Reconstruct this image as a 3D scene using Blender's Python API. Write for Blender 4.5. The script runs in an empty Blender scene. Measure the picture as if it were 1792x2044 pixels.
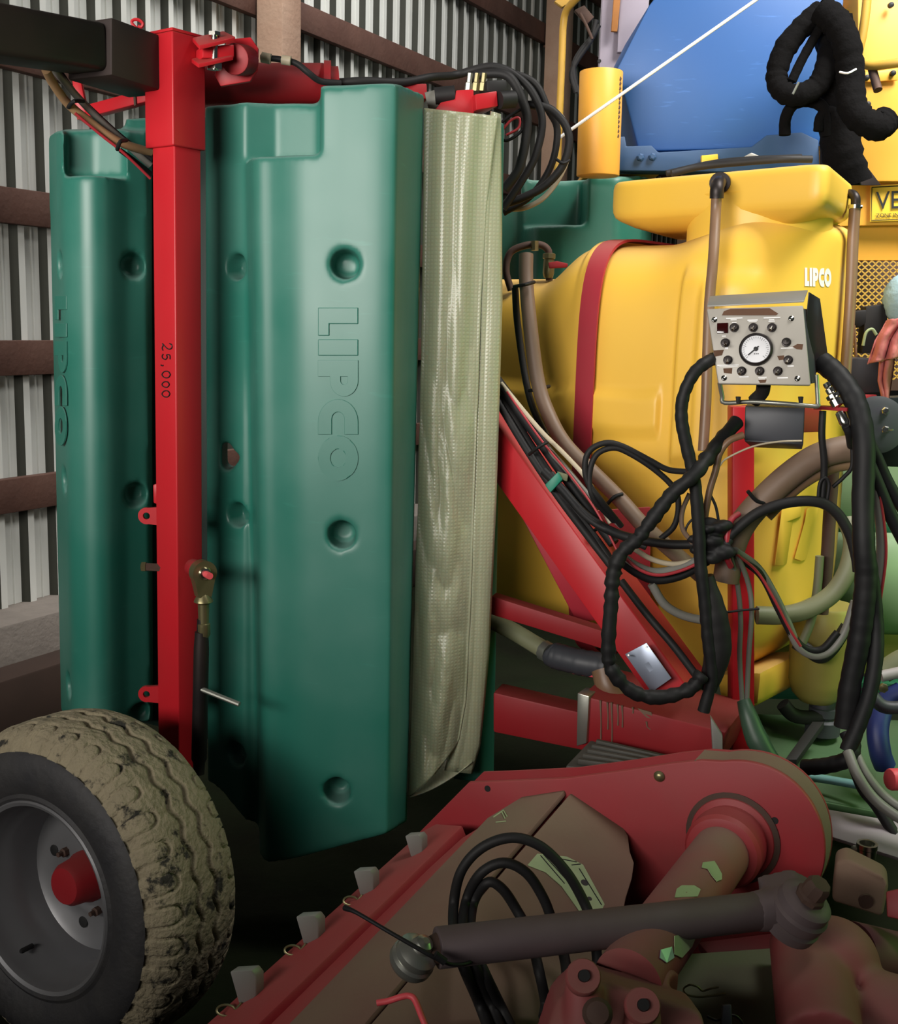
import bpy, bmesh, math, random
from mathutils import Vector as V, Matrix, noise
from mathutils.bvhtree import BVHTree
random.seed(7)
sc = bpy.context.scene
COL = sc.collection
PI = math.pi
# ------------------------------------------------------------------ camera
W, H, F = 1792, 2044, 2300.0
PITCH, ROLL = math.atan(374 / F), math.radians(1.36)
CAM = V((0, 0, 1.65))
FW = V((0, math.cos(PITCH), -math.sin(PITCH)))
_r, _u = V((1, 0, 0)), V((0, math.sin(PITCH), math.cos(PITCH)))
RT = _r * math.cos(ROLL) + _u * math.sin(ROLL)
UP = _u * math.cos(ROLL) - _r * math.sin(ROLL)
cam = bpy.data.objects.new('camera', bpy.data.cameras.new('camera'))
COL.objects.link(cam)
cam.matrix_world = Matrix(((RT.x, UP.x, -FW.x, CAM.x), (RT.y, UP.y, -FW.y, CAM.y), (RT.z, UP.z, -FW.z, CAM.z), (0, 0, 0, 1)))
cam.data.sensor_fit = 'VERTICAL'
cam.data.sensor_height = 36
cam.data.lens = F / H * 36
cam.data.clip_start = .05
sc.camera = cam
# ------------------------------------------------------------------ world, lights, exposure
wd = bpy.data.worlds.new('world')
sc.world = wd
wd.use_nodes = True
wd.node_tree.nodes['Background'].inputs[0].default_value = (.80, .90, 1, 1)
wd.node_tree.nodes['Background'].inputs[1].default_value = .035


def area(name, loc, aim, sx, sy, power, col, spread=180):
    l = bpy.data.lights.new(name, 'AREA')
    l.shape = 'RECTANGLE'
    l.size, l.size_y, l.energy, l.color = sx, sy, power, col
    l.spread = math.radians(spread)
    o = bpy.data.objects.new(name, l)
    COL.objects.link(o)
    o.location = loc
    o.rotation_euler = (V(aim) - V(loc)).to_track_quat('-Z', 'Y').to_euler()
    return o


area('door_daylight', (-2.7, -2.3, 2.2), (.5, 3.2, 1.75), 4.0, 1.7, 205, (1, .95, .89), 110)
area('skylight', (2.5, 2.5, 4.9), (1.6, 4.5, 1.5), 2.0, 1.6, 85, (1, .97, .92), 75)
area('left_wall_fill', (-.1, 5.6, 5.2), (-.9, 6.8, 2.4), 4.0, 1.4, 105, (1, .98, .95), 120)  # added overhead fill to brighten the left wall, no roof opening there
area('green_side_fill', (2.5, 2.4, 1.4), (.9, 3.2, 1.0), .8, .8, 9, (.4, 1, .2))  # added green fill from the right at tank height, not a roof light
sc.view_settings.view_transform = 'Standard'
sc.view_settings.look = 'None'
sc.view_settings.gamma = 1
sc.view_settings.use_curve_mapping = False
sc.view_settings.exposure = 0
sc.cycles.max_bounces = 6
sc.cycles.use_denoising = True


# ------------------------------------------------------------------ helpers
def at(px, py, Y):
    d = FW + RT * ((px - W / 2) / F) + UP * ((H / 2 - py) / F)
    return CAM + d * (Y / d.y)


def A(pts):
    return [at(*p) for p in pts]


def lin(h):
    h = h.lstrip('#')
    c = [int(h[i:i + 2], 16) / 255 for i in (0, 2, 4)]
    return tuple(x / 12.92 if x <= .04045 else ((x + .055) / 1.055) ** 2.4 for x in c) + (1,)


def mat(name, c, rough=.5, metal=0, var=.12, sc_=6, dust=0, dustc='#8a7d68', top=0, bump=0, bsc=60, spec=.5, scratch=0, trans=0):
    m = bpy.data.materials.new(name)
    m.use_nodes = True
    nt = m.node_tree
    b = nt.nodes['Principled BSDF']
    N = nt.nodes.new
    L = nt.links.new
    tc = N('ShaderNodeTexCoord')
    base = lin(c)
    n1 = N('ShaderNodeTexNoise')
    n1.inputs['Scale'].default_value = sc_
    n1.inputs['Detail'].default_value = 6
    L(tc.outputs['Object'], n1.inputs['Vector'])
    mx = N('ShaderNodeMix')
    mx.data_type = 'RGBA'
    mx.inputs[6].default_value = tuple(x * (1 - var) for x in base[:3]) + (1,)
    mx.inputs[7].default_value = tuple(min(1, x * (1 + var)) for x in base[:3]) + (1,)
    L(n1.outputs[0], mx.inputs[0])
    col = mx.outputs[2]
    rsock = None
    if dust or top:
        n2 = N('ShaderNodeTexNoise')
        n2.inputs['Scale'].default_value = sc_ * .7
        n2.inputs['Detail'].default_value = 8
        L(tc.outputs['Object'], n2.inputs['Vector'])
        mr = N('ShaderNodeMapRange')
        mr.inputs[1].default_value, mr.inputs[2].default_value = .38, .68
        mr.inputs[3].default_value, mr.inputs[4].default_value = dust * .25, dust
        L(n2.outputs[0], mr.inputs[0])
        fac = mr.outputs[0]
        if top:
            g = N('ShaderNodeNewGeometry')
            sx = N('ShaderNodeSeparateXYZ')
            L(g.outputs['Normal'], sx.inputs[0])
            m2 = N('ShaderNodeMapRange')
            m2.inputs[1].default_value, m2.inputs[2].default_value = .35, .9
            m2.inputs[3].default_value, m2.inputs[4].default_value = 0, top
            L(sx.outputs[2], m2.inputs[0])
            ad = N('ShaderNodeMath')
            ad.operation = 'ADD'
            ad.use_clamp = True
            L(fac, ad.inputs[0])
            L(m2.outputs[0], ad.inputs[1])
            fac = ad.outputs[0]
        md = N('ShaderNodeMix')
        md.data_type = 'RGBA'
        md.inputs[7].default_value = lin(dustc)
        L(fac, md.inputs[0])
        L(col, md.inputs[6])
        col = md.outputs[2]
        mrr = N('ShaderNodeMapRange')
        mrr.inputs[3].default_value, mrr.inputs[4].default_value = rough, max(rough, .85)
        L(fac, mrr.inputs[0])
        rsock = mrr.outputs[0]
    if scratch:
        mp = N('ShaderNodeMapping')
        mp.inputs['Scale'].default_value = (9, 9, 60)
        mp.inputs['Rotation'].default_value = (.3, .2, .1)
        L(tc.outputs['Object'], mp.inputs[0])
        n3 = N('ShaderNodeTexNoise')
        n3.inputs['Scale'].default_value = 1.0
        n3.inputs['Detail'].default_value = 3
        L(mp.outputs[0], n3.inputs['Vector'])
        mr3 = N('ShaderNodeMapRange')
        mr3.inputs[1].default_value, mr3.inputs[2].default_value = .66, .78
        mr3.inputs[4].default_value = scratch
        L(n3.outputs[0], mr3.inputs[0])
        m3 = N('ShaderNodeMix')
        m3.data_type = 'RGBA'
        m3.inputs[7].default_value = tuple(min(1, x * 2.2 + .05) for x in base[:3]) + (1,)
        L(mr3.outputs[0], m3.inputs[0])
        L(col, m3.inputs[6])
        col = m3.outputs[2]
    L(col, b.inputs['Base Color'])
    b.inputs['Roughness'].default_value = rough
    if rsock:
        L(rsock, b.inputs['Roughness'])
    b.inputs['Metallic'].default_value = metal
    b.inputs['Specular IOR Level'].default_value = spec
    if trans:
        b.inputs['Subsurface Weight'].default_value = trans
        b.inputs['Subsurface Scale'].default_value = .01
    if bump:
        nb = N('ShaderNodeTexNoise')
        nb.inputs['Scale'].default_value = bsc
        nb.inputs['Detail'].default_value = 5
        L(tc.outputs['Object'], nb.inputs['Vector'])
        bp = N('ShaderNodeBump')
        bp.inputs['Strength'].default_value = bump
        bp.inputs['Distance'].default_value = .01
        L(nb.outputs[0], bp.inputs['Height'])
        L(bp.outputs[0], b.inputs['Normal'])
    return m


WL = {}


def tag(o, label, cat, group=None, kind=None):
    if label:
        o['label'] = label
    if cat:
        o['category'] = cat
    if group:
        o['group'] = group
    if kind:
        o['kind'] = kind
    return o


def thing(name, label, cat, loc, group=None):
    o = bpy.data.objects.new(name, None)
    o.empty_display_size = .05
    COL.objects.link(o)
    o.location = loc
    WL[o.name] = V(loc)
    return tag(o, label, cat, group)


def link(name, me, m, parent=None, origin=None):
    """world-space mesh -> object whose origin is the middle of its box"""
    if len(me.vertices):
        co = [v.co for v in me.vertices]
        lo = V((min(c.x for c in co), min(c.y for c in co), min(c.z for c in co)))
        hi = V((max(c.x for c in co), max(c.y for c in co), max(c.z for c in co)))
        c = (lo + hi) / 2
        c.z = lo.z
        me.transform(Matrix.Translation(-c))
    else:
        c = V((0, 0, 0))
    o = bpy.data.objects.new(name, me)
    COL.objects.link(o)
    if m:
        me.materials.append(m)
    WL[o.name] = c
    if parent:
        o.parent = parent
        o.location = c - WL[parent.name]
    else:
        o.location = c
    return o


class MB:
    def __init__(s):
        s.v, s.f = [], []

    def add(s, vs, fs):
        k = len(s.v)
        s.v += [V(p) for p in vs]
        s.f += [tuple(i + k for i in f) for f in fs]
        return s

    def grid(s, rows, cu=False, cv=False, cap=False):
        n, m = len(rows), len(rows[0])
        fs = []
        for i in range(n if cv else n - 1):
            for j in range(m if cu else m - 1):
                a, b = i * m + j, i * m + (j + 1) % m
                c, d = ((i + 1) % n) * m + (j + 1) % m, ((i + 1) % n) * m + j
                fs.append((a, b, c, d))
        if cap:
            fs.append(tuple(reversed(range(m))))
            fs.append(tuple(range((n - 1) * m, n * m)))
        return s.add([p for r in rows for p in r], fs)

    def tube(s, pts, r, n=10, cap=True, closed=False, flat=1):
        pts = [V(p) for p in pts]
        N = len(pts)
        rs = r if isinstance(r, (list, tuple)) else [r] * N
        tg = []
        for i in range(N):
            a, b = pts[max(i - 1, 0)], pts[min(i + 1, N - 1)]
            if closed:
                a, b = pts[i - 1], pts[(i + 1) % N]
            tg.append((b - a).normalized())
        x = tg[0].orthogonal().normalized()
        rows = []
        for i in range(N):
            x = (x - tg[i] * x.dot(tg[i])).normalized()
            y = tg[i].cross(x)
            rows.append([pts[i] + x * rs[i] * math.cos(2 * PI * k / n) + y * rs[i] * flat * math.sin(2 * PI * k / n) for k in range(n)])
        return s.grid(rows, cu=True, cv=closed, cap=cap and not closed)

    def prism(s, pts, vec):
        pts = [V(p) for p in pts]
        vec = V(vec)
        n = len(pts)
        fs = [tuple(range(n)), tuple(reversed(range(n, 2 * n)))]
        fs += [((i + 1) % n, i, i + n, (i + 1) % n + n) for i in range(n)]
        return s.add(pts + [p + vec for p in pts], fs)

    def loft(s, loops):
        return s.grid(loops, cu=True, cap=True)

    def box(s, c, sz, ax=None):
        c = V(c)
        x, y, z = ax or (V((1, 0, 0)), V((0, 1, 0)), V((0, 0, 1)))
        x, y, z = x * sz[0] / 2, y * sz[1] / 2, z * sz[2] / 2
        return s.prism([c - x - y - z, c - x + y - z, c + x + y - z, c + x - y - z], z * 2)

    def beam(s, p0, p1, w, h, up=(0, 0, 1)):
        p0, p1 = V(p0), V(p1)
        d = (p1 - p0).normalized()
        sd = d.cross(V(up)).normalized() * w / 2
        u = sd.cross(d).normalized() * h / 2
        return s.prism([p0 - sd - u, p0 + sd - u, p0 + sd + u, p0 - sd + u], p1 - p0)

    def lathe(s, o, ax, prof, n=24, closed=False):
        o, ax = V(o), V(ax).normalized()
        x = ax.orthogonal().normalized()
        y = ax.cross(x)
        rows = [[o + ax * h + (x * math.cos(2 * PI * k / n) + y * math.sin(2 * PI * k / n)) * max(r, 1e-4) for k in range(n)] for r, h in prof]
        return s.grid(rows, cu=True, cv=closed, cap=not closed)

    def cyl(s, p0, p1, r, n=16, r1=None):
        d = V(p1) - V(p0)
        return s.lathe(p0, d, [(r, 0), (r if r1 is None else r1, d.length)], n)

    def sphere(s, c, r, n=12, sq=(1, 1, 1)):
        rows = []
        for i in range(n + 1):
            t = PI * i / n
            rows.append([V(c) + V((sq[0] * r * math.sin(t) * math.cos(2 * PI * k / n), sq[1] * r * math.sin(t) * math.sin(2 * PI * k / n), sq[2] * r * math.cos(t))) for k in range(n)])
        return s.grid(rows, cu=True)

    def mesh(s, name, smooth=35, bev=0, seg=2, fix=True):
        me = bpy.data.meshes.new(name)
        me.from_pydata([tuple(p) for p in s.v], [], s.f)
        if fix or bev:
            bm = bmesh.new()
            bm.from_mesh(me)
            bmesh.ops.remove_doubles(bm, verts=bm.verts, dist=1e-6)
            bmesh.ops.recalc_face_normals(bm, faces=bm.faces)
            if bev:
                es = [e for e in bm.edges if len(e.link_faces) == 2 and e.calc_face_angle(0) > math.radians(38)]
                bmesh.ops.bevel(bm, geom=es, offset=bev, segments=seg, profile=.5, affect='EDGES', clamp_overlap=True)
            bm.to_mesh(me)
            bm.free()
        me.update()
        if smooth:
            me.shade_smooth()
            me.set_sharp_from_angle(angle=math.radians(smooth))
        return me

    def build(s, name, m, parent=None, smooth=35, bev=0, seg=2, fix=True):
        return link(name, s.mesh(name, smooth, bev, seg, fix), m, parent)


def smooth_path(pts, k=6):
    pts = [V(p) for p in pts]
    P = [2 * pts[0] - pts[1]] + pts + [2 * pts[-1] - pts[-2]]
    out = []
    for i in range(1, len(P) - 2):
        a, b, c, d = P[i - 1:i + 3]
        for j in range(k):
            t = j / k
            out.append(.5 * ((2 * b) + (c - a) * t + (2 * a - 5 * b + 4 * c - d) * t * t + (3 * b - a - 3 * c + d) * t ** 3))
    out.append(pts[-1])
    return out


def hose(name, pts, rpx, m, parent=None, k=7, n=10, wrinkle=0, taper=None, label=None, cat=None, group=None):
    """pts: (px, py, Y); radius in pixels at the first point's distance"""
    w = smooth_path(A(pts), k)
    r0 = rpx * pts[0][2] / F
    N = len(w)
    rs = []
    for i, p in enumerate(w):
        r = r0
        if taper:
            t = i / (N - 1) * (len(taper) - 1)
            a = int(min(t, len(taper) - 2))
            r = r0 * (taper[a] + (taper[a + 1] - taper[a]) * (t - a))
        if wrinkle:
            r *= 1 + wrinkle * (noise.noise(p * 55) + .5 * math.sin(i * 2.1))
        rs.append(r)
    o = MB().tube(w, rs, n).build(name, m, parent, smooth=50)
    if label:
        tag(o, label, cat or 'hose', group)
    return o


def slab(name, pts, depth, m, parent=None, bev=.003, seg=2, **kw):
    """polygon of (px, py, Y) given a real thickness; depth = metres away from the viewer along its own normal, or a vector"""
    w = A(pts)
    if not isinstance(depth, (tuple, V)):
        n = V((0, 0, 0))
        for i in range(len(w)):
            a, b = w[i], w[(i + 1) % len(w)]
            n += a.cross(b)
        n.normalize()
        if n.dot(w[0] - CAM) < 0:
            n = -n
        depth = n * depth
    return MB().prism(w, depth).build(name, m, parent, bev=bev, seg=seg, **kw)


def remesh(mb_or_me, vox, it=6, fac=.5, cut=None):
    """closed volumes -> one smooth moulded skin"""
    me = mb_or_me.mesh('tmp', 0) if isinstance(mb_or_me, MB) else mb_or_me
    o = bpy.data.objects.new('tmp', me)
    COL.objects.link(o)
    cutters = []
    for c in cut or []:
        co = bpy.data.objects.new('cut', c.mesh('cut', 0))
        COL.objects.link(co)
        cutters.append(co)
    md = o.modifiers.new('r', 'REMESH')
    md.mode = 'VOXEL'
    md.voxel_size = vox
    for co in cutters:
        b = o.modifiers.new('b', 'BOOLEAN')
        b.operation = 'DIFFERENCE'
        b.object = co
        b.solver = 'EXACT'
    if cutters:
        md = o.modifiers.new('r2', 'REMESH')
        md.mode = 'VOXEL'
        md.voxel_size = vox
    s = o.modifiers.new('s', 'SMOOTH')
    s.factor, s.iterations = fac, it
    bpy.context.view_layer.update()
    dg = bpy.context.evaluated_depsgraph_get()
    out = bpy.data.meshes.new_from_object(o.evaluated_get(dg))
    for x in [o] + cutters:
        bpy.data.objects.remove(x)
    out.shade_smooth()
    return out


def glyph(polys, to_world, depth, bev=0):
    """flat outline(s) in pixel units (outer + holes) -> thin relief mesh mapped by to_world(x, y, height)"""
    cu = bpy.data.curves.new('g', 'CURVE')
    cu.dimensions = '2D'
    cu.fill_mode = 'BOTH'
    cu.extrude = 1
    for p in polys:
        sp = cu.splines.new('POLY')
        sp.points.add(len(p) - 1)
        for q, (x, y) in zip(sp.points, p):
            q.co = (x, y, 0, 1)
        sp.use_cyclic_u = True
    return _c2m(cu, to_world, depth, bev)


def _c2m(cu, to_world, depth, bev=0):
    o = bpy.data.objects.new('g', cu)
    COL.objects.link(o)
    bpy.context.view_layer.update()
    me = bpy.data.meshes.new_from_object(o.evaluated_get(bpy.context.evaluated_depsgraph_get()))
    bpy.data.objects.remove(o)
    me.materials.clear()
    bm = bmesh.new()
    bm.from_mesh(me)
    bmesh.ops.remove_doubles(bm, verts=bm.verts, dist=1e-5)
    for v in bm.verts:
        v.co = to_world(v.co.x, v.co.y, depth if v.co.z > 0 else -depth * .3)
    bmesh.ops.recalc_face_normals(bm, faces=bm.faces)
    if bev:
        es = [e for e in bm.edges if len(e.link_faces) == 2 and e.calc_face_angle(0) > math.radians(50)]
        bmesh.ops.bevel(bm, geom=es, offset=bev, segments=2, profile=.5, affect='EDGES', clamp_overlap=True)
    bm.to_mesh(me)
    bm.free()
    me.shade_flat()
    return me


def text_mesh(body, size, to_world, depth):
    cu = bpy.data.curves.new('t', 'FONT')
    cu.body = body
    cu.size = size
    cu.extrude = 1
    return _c2m(cu, to_world, depth)


def arc(cx, cy, r, a0, a1, n=14, ry=None):
    ry = ry or r
    return [(cx + r * math.cos(math.radians(a0 + (a1 - a0) * i / n)), cy + ry * math.sin(math.radians(a0 + (a1 - a0) * i / n))) for i in range(n + 1)]


def letters(hh=1.0):
    """the five block letters, as (glyph, advance) in a box of height hh, x right, y up"""
    L = [[(0, 0), (.62, 0), (.62, .28), (.36, .28), (.36, 1), (0, 1)]]
    I = [[(0, 0), (.36, 0), (.36, 1), (0, 1)]]
    P = [[(0, 0), (.36, 0), (.36, .30), (.45, .30)] + arc(.45, .65, .35, -90, 90) + [(0, 1)], [(.36, .56), (.36, .74)] + arc(.45, .65, .09, 90, -90, 8)]
    C = [[(.78, .0), (.78, .34), (.44, .34)] + arc(.44, .5, .16, 270, 90, 8) + [(.78, .66), (.78, 1), (.5, 1)] + arc(.5, .5, .5, 90, 270)]
    O = [arc(.5, .5, .5, 0, 350, 27), arc(.5, .5, .2, 350, 0, 16)]
    return [(L, .70), (I, .46), (P, .86), (C, .80), (O, 1.0)]
# ------------------------------------------------------------------ materials
M = dict(
    steel=mat('siding steel', '#e2e4df', .4, .1, .06, 3, dust=.25, dustc='#8a867a'),
    groove_shade=mat('painted siding groove shade', '#2b2c24', .8, 0, .3, 6),  # shadow of the siding grooves, put in as colour
    timber=mat('stained girt timber', '#46291f', .8, 0, .45, 5, dust=.28, dustc='#7d5f52', bump=.3, bsc=40),
    post=mat('weathered post timber', '#8d6f5c', .85, 0, .25, 7, dust=.3, dustc='#b5a08c', bump=.3, bsc=45),
    concrete=mat('concrete', '#7e766f', .9, 0, .25, 9, bump=.4, bsc=50),
    floor=mat('dirt floor', '#171610', .95, 0, .5, 4, dust=.4, dustc='#1d2a16', bump=.8, bsc=18, spec=.05),
    roof=mat('roof steel', '#5d5d5a', .6, .3),
    green=mat('green moulded plastic', '#176a5a', .37, 0, .08, 4, dust=.2, dustc='#7fa69d', top=.5, spec=.6, scratch=.15),
    gap_shade=mat('dark green gap shade', '#06231b', .6, 0, .15, 4),  # darkened so the gap behind the post reads as shade
    greend=mat('green moulded plastic far', '#12604f', .4, 0, .10, 4, dust=.15, dustc='#86a79c', top=.4),
    red=mat('red enamel', '#bb1c27', .38, 0, .08, 5, dust=.06, dustc='#8f5d52', top=.35, spec=.35),
    redd=mat('red enamel dusty and shade-darkened', '#94151f', .5, 0, .15, 7, dust=.16, dustc='#6a443c', top=.3, spec=.35),  # dusty paint, base also darkened for the shade low on the chassis
    redm=mat('red mower paint under dust', '#9c1f2a', .48, 0, .2, 5, dust=.34, dustc='#7d5a50', top=.2),
    casting=mat('dusty cast red', '#8e333a', .6, 0, .2, 6, dust=.6, dustc='#7d6658', top=.3),
    dusty=mat('dust covered red sheet', '#76564a', .8, 0, .22, 4, dust=.75, dustc='#7a6f58', bump=.1, bsc=30),
    black=mat('black rubber', '#151517', .6, 0, .2, 12, dust=.1, dustc='#57524c', spec=.35),
    loom=mat('black taped loom', '#101114', .58, 0, .25, 14, dust=.07, dustc='#5a564f', spec=.3),
    beamblk=mat('black painted tube', '#1d1b1a', .5, 0, .3, 5, dust=.6, dustc='#3d2a24'),
    brown=mat('brown grey hose', '#6e5848', .5, 0, .15, 9, dust=.3, dustc='#8a7a6a'),
    pipe=mat('brown vent hose', '#76573f', .38, 0, .2, 9, dust=.2, dustc='#9a8a78'),
    tan=mat('tan hose', '#9a7a58', .5, 0, .2, 9),
    cream=mat('cream tube', '#b9ad94', .5, 0, .1, 9),
    greyc=mat('grey cable', '#77766f', .5, 0, .12, 9),
    redw=mat('red cable', '#a83038', .45),
    olive=mat('olive hose', '#6d7355', .5, 0, .2, 6, dust=.3, dustc='#938a70'),
    yellow=mat('yellow moulded plastic', '#f3c145', .40, 0, .05, 3, top=.5, dustc='#c2a06e', dust=.14, spec=.45, trans=.0),
    strap=mat('red steel band', '#a81e33', .45, 0, .08, 6, dust=.15, dustc='#a06a60', top=.4),
    galv=mat('galvanised steel', '#a7a89f', .35, .8, .15, 20),
    chrome=mat('bright plated steel', '#d6d4cc', .18, 1, .05, 20),
    brass=mat('zinc yellow plated steel', '#8f8763', .35, .8, .2, 16),
    rust=mat('rusty iron', '#4a3a33', .7, .3, .3, 14, dust=.3, dustc='#6e4a38'),
    ironp=mat('dark worn iron', '#2a2a2c', .38, .6, .35, 10, dust=.3, dustc='#4b3326'),
    blue=mat('blue enamel', '#27599a', .45, 0, .08, 3, dust=.25, dustc='#2a4f74', scratch=.35),
    bluer=mat('blue steel rail', '#20456f', .55, 0, .2, 6, dust=.25, dustc='#5a6f86'),
    orange=mat('machine yellow enamel', '#efac3f', .42, 0, .06, 4, dust=.15, dustc='#d79d55'),
    orangep=mat('worn yellow pipe', '#c49a3a', .45, 0, .2, 8, dust=.35, dustc='#8c6a3c'),
    sign=mat('yellow sign plate', '#f3c640', .4),
    ink=mat('black print', '#141414', .6, 0, 0),
    white=mat('white print', '#e8e8e8', .5, 0, 0),
    mast=mat('grey mast paint', '#a39aa8', .5, .2, .12, 7, dust=.3, dustc='#8b8086'),
    wood=mat('raw wood strip', '#b2753a', .7, 0, .25, 10),
    cloth=mat('black fabric sleeve', '#0a090a', .95, 0, .2, 20, bump=.4, bsc=70, spec=.12),
    grey=mat('grey painted steel', '#8d8d88', .42, .3, .08, 8, dust=.15, dustc='#6d645a'),
    plate=mat('brushed face plate', '#a19d95', .5, .2, .07, 9, dust=.12, dustc='#8a7f70'),
    dkgrey=mat('dark grey plastic', '#3a3c42', .5, 0, .1, 9),
    stain=mat('brown tape residue', '#573b28', .8, 0, .2, 20),
    rubber=mat('tyre rubber', '#26262a', .6, 0, .2, 14, dust=.3, dustc='#4b4842', bump=.25, bsc=50),
    paleg=mat('pale green paint', '#7b9472', .4, 0, .1, 4, dust=.2, dustc='#8d8a6a'),
    dgreen=mat('dark green paint', '#1c5a3d', .5, 0, .15, 6),
    deckg=mat('green deck paint', '#3f5f3d', .65, 0, .2, 5, dust=.4, dustc='#46442f'),
    bowl=mat('yellowed filter plastic', '#8f8443', .4, 0, .15, 5),
    pink=mat('pink cloth rag', '#c0706c', .9, 0, .15, 14, bump=.4, bsc=60),
    bluec=mat('pale blue cloth', '#86a2ac', .95, 0, .2, 20, bump=.5, bsc=60),
    whitep=mat('dusty white sheet metal', '#aaa3a6', .6, .1, .12, 6, dust=.3, dustc='#8f8680'),
    cyan=mat('pale blue hose', '#7fb4b8', .5, 0, .2, 12, dust=.3, dustc='#5d7a6a'),
    sleeve=mat('dark green rubber sleeve', '#37503f', .45, 0, .2, 8),
    barlink=mat('dusty grey steel tube', '#6b5f62', .5, .35, .2, 9, dust=.4, dustc='#54463f', top=.3),
    sticker=mat('pale green sticker', '#9db183', .6, 0, .2, 20, dust=.3, dustc='#6f6f50'),
    coral=mat('coral red paint', '#e0525a', .5, 0, .12, 8),
    grate=mat('dusty grey grate', '#55544f', .6, .4, .2, 9, dust=.4, dustc='#4a443c'),
    rim=mat('silver rim paint', '#8f9093', .35, .6, .1, 6, dust=.3, dustc='#5a514a'),
    label=mat('aluminium data plate', '#a9b4c8', .35, .5, .12, 14, scratch=.3),
    glass=mat('dark red display', '#2a0a0a', .1),
    dial=mat('white dial', '#dcdde0', .3, 0, .02),
    wood2=mat('dark boards', '#3a2a22', .9, 0, .3, 6),
)


# tyre mud: pale dried mud with holes that show the rubber
def mud():
    m = mat('dried mud on rubber', '#8e846c', .95, 0, .22, 22, bump=.9, bsc=70)
    nt = m.node_tree
    N, L = nt.nodes.new, nt.links.new
    b = nt.nodes['Principled BSDF']
    src = b.inputs['Base Color'].links[0].from_socket
    tc = N('ShaderNodeTexCoord')
    n = N('ShaderNodeTexNoise')
    n.inputs['Scale'].default_value = 17
    n.inputs['Detail'].default_value = 7
    n.inputs['Roughness'].default_value = .65
    L(tc.outputs['Object'], n.inputs['Vector'])
    mr = N('ShaderNodeMapRange')
    mr.inputs[1].default_value, mr.inputs[2].default_value = .56, .63
    L(n.outputs[0], mr.inputs[0])
    mx = N('ShaderNodeMix')
    mx.data_type = 'RGBA'
    mx.inputs[7].default_value = lin('#2e2c26')
    L(mr.outputs[0], mx.inputs[0])
    L(src, mx.inputs[6])
    L(mx.outputs[2], b.inputs['Base Color'])
    return m


M['mud'] = mud()


def tarp_mat():
    m = mat('cream woven vinyl', '#a9ac8e', .34, 0, .06, 5, dust=.12, dustc='#9a9478', spec=.75, trans=.15)
    nt = m.node_tree
    N, L = nt.nodes.new, nt.links.new
    b = nt.nodes['Principled BSDF']
    src = b.inputs['Base Color'].links[0].from_socket
    tc = N('ShaderNodeTexCoord')
    hs = []
    for d in ('X', 'Z'):
        w = N('ShaderNodeTexWave')
        w.bands_direction = d
        w.inputs['Scale'].default_value = 33
        w.inputs['Distortion'].default_value = .3
        L(tc.outputs['Object'], w.inputs['Vector'])
        hs.append(w.outputs['Fac'])
    mu = N('ShaderNodeMath')
    mu.operation = 'MINIMUM'
    L(hs[0], mu.inputs[0])
    L(hs[1], mu.inputs[1])
    mr = N('ShaderNodeMapRange')
    mr.inputs[1].default_value, mr.inputs[2].default_value = 0, .35
    mr.inputs[3].default_value, mr.inputs[4].default_value = .88, 1
    L(mu.outputs[0], mr.inputs[0])
    mx = N('ShaderNodeMix')
    mx.data_type = 'RGBA'
    mx.blend_type = 'MULTIPLY'
    mx.inputs[0].default_value = 1
    L(src, mx.inputs[6])
    L(mr.outputs[0], mx.inputs[7])
    L(mx.outputs[2], b.inputs['Base Color'])
    bp = N('ShaderNodeBump')
    bp.inputs['Strength'].default_value = .25
    bp.inputs['Distance'].default_value = .002
    L(mu.outputs[0], bp.inputs['Height'])
    L(bp.outputs[0], b.inputs['Normal'])
    return m


M['tarp'] = tarp_mat()

# ------------------------------------------------------------------ setting
DW, NW = V((.4695, .8829, 0)), V((.8829, -.4695, 0))     # along the wall, out of the wall into the shed
W0 = V((.5317 * 5 - 4.5, 5, 0))


def wp(l, n, z):
    return W0 + DW * l + NW * n + V((0, 0, z))


wall = thing('wall_left', None, None, wp(2, 0, 0))
wall['kind'] = 'structure'
PER = .158
prof = [(0, 0), (.047, 0), (.050, .006), (.056, .006), (.059, 0), (.093, 0), (.112, .034), (.146, .034), (.158, 0)]
k = -16
while k < 58:
    mb = MB()
    rows = []
    for i in range(6):
        for (a, h) in prof[:-1]:
            rows.append([wp((k + i) * PER + a, h, z) for z in (.36, 2.9, 5.4)])
    rows.append([wp((k + 6) * PER, 0, z) for z in (.36, 2.9, 5.4)])
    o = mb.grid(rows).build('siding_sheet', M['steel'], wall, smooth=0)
    o.data.materials.append(M['groove_shade'])  # painted groove shadow goes on one flank of each rib
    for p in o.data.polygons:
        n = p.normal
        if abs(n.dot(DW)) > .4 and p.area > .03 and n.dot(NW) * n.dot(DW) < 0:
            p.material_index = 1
    k += 6
POSTS = [wp(1.59 + 3.67 * i, 0, 0) for i in (-1, 0, 1, 2)]
pl = [1.59 + 3.67 * i for i in (-1, 0, 1, 2)]
edges = [-2.5] + pl + [9.0]
for z in (.30, .90, 1.48, 2.10, 2.70, 3.29, 3.92, 4.5):
    for a, b in zip(edges[:-1], edges[1:]):
        if z == .30:
            continue
        jz = random.uniform(-.012, .012)
        MB().beam(wp(a + .004, .058, z + .0 + jz), wp(b - .004, .058, z + jz), .045, .145).build('girt', M['timber'], wall, bev=.004)
for l in pl:
    MB().beam(wp(l, .17, 0), wp(l, .17, 5.3), .165, .165, up=DW).build('post', M['post'], wall, bev=.006)
MB().prism([wp(-2.5, -.1, 0), wp(9, -.1, 0), wp(9, -.1, .40), wp(-2.5, -.1, .40)], NW * .36).build('concrete_sill', M['concrete'], wall, bev=.012)
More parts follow.
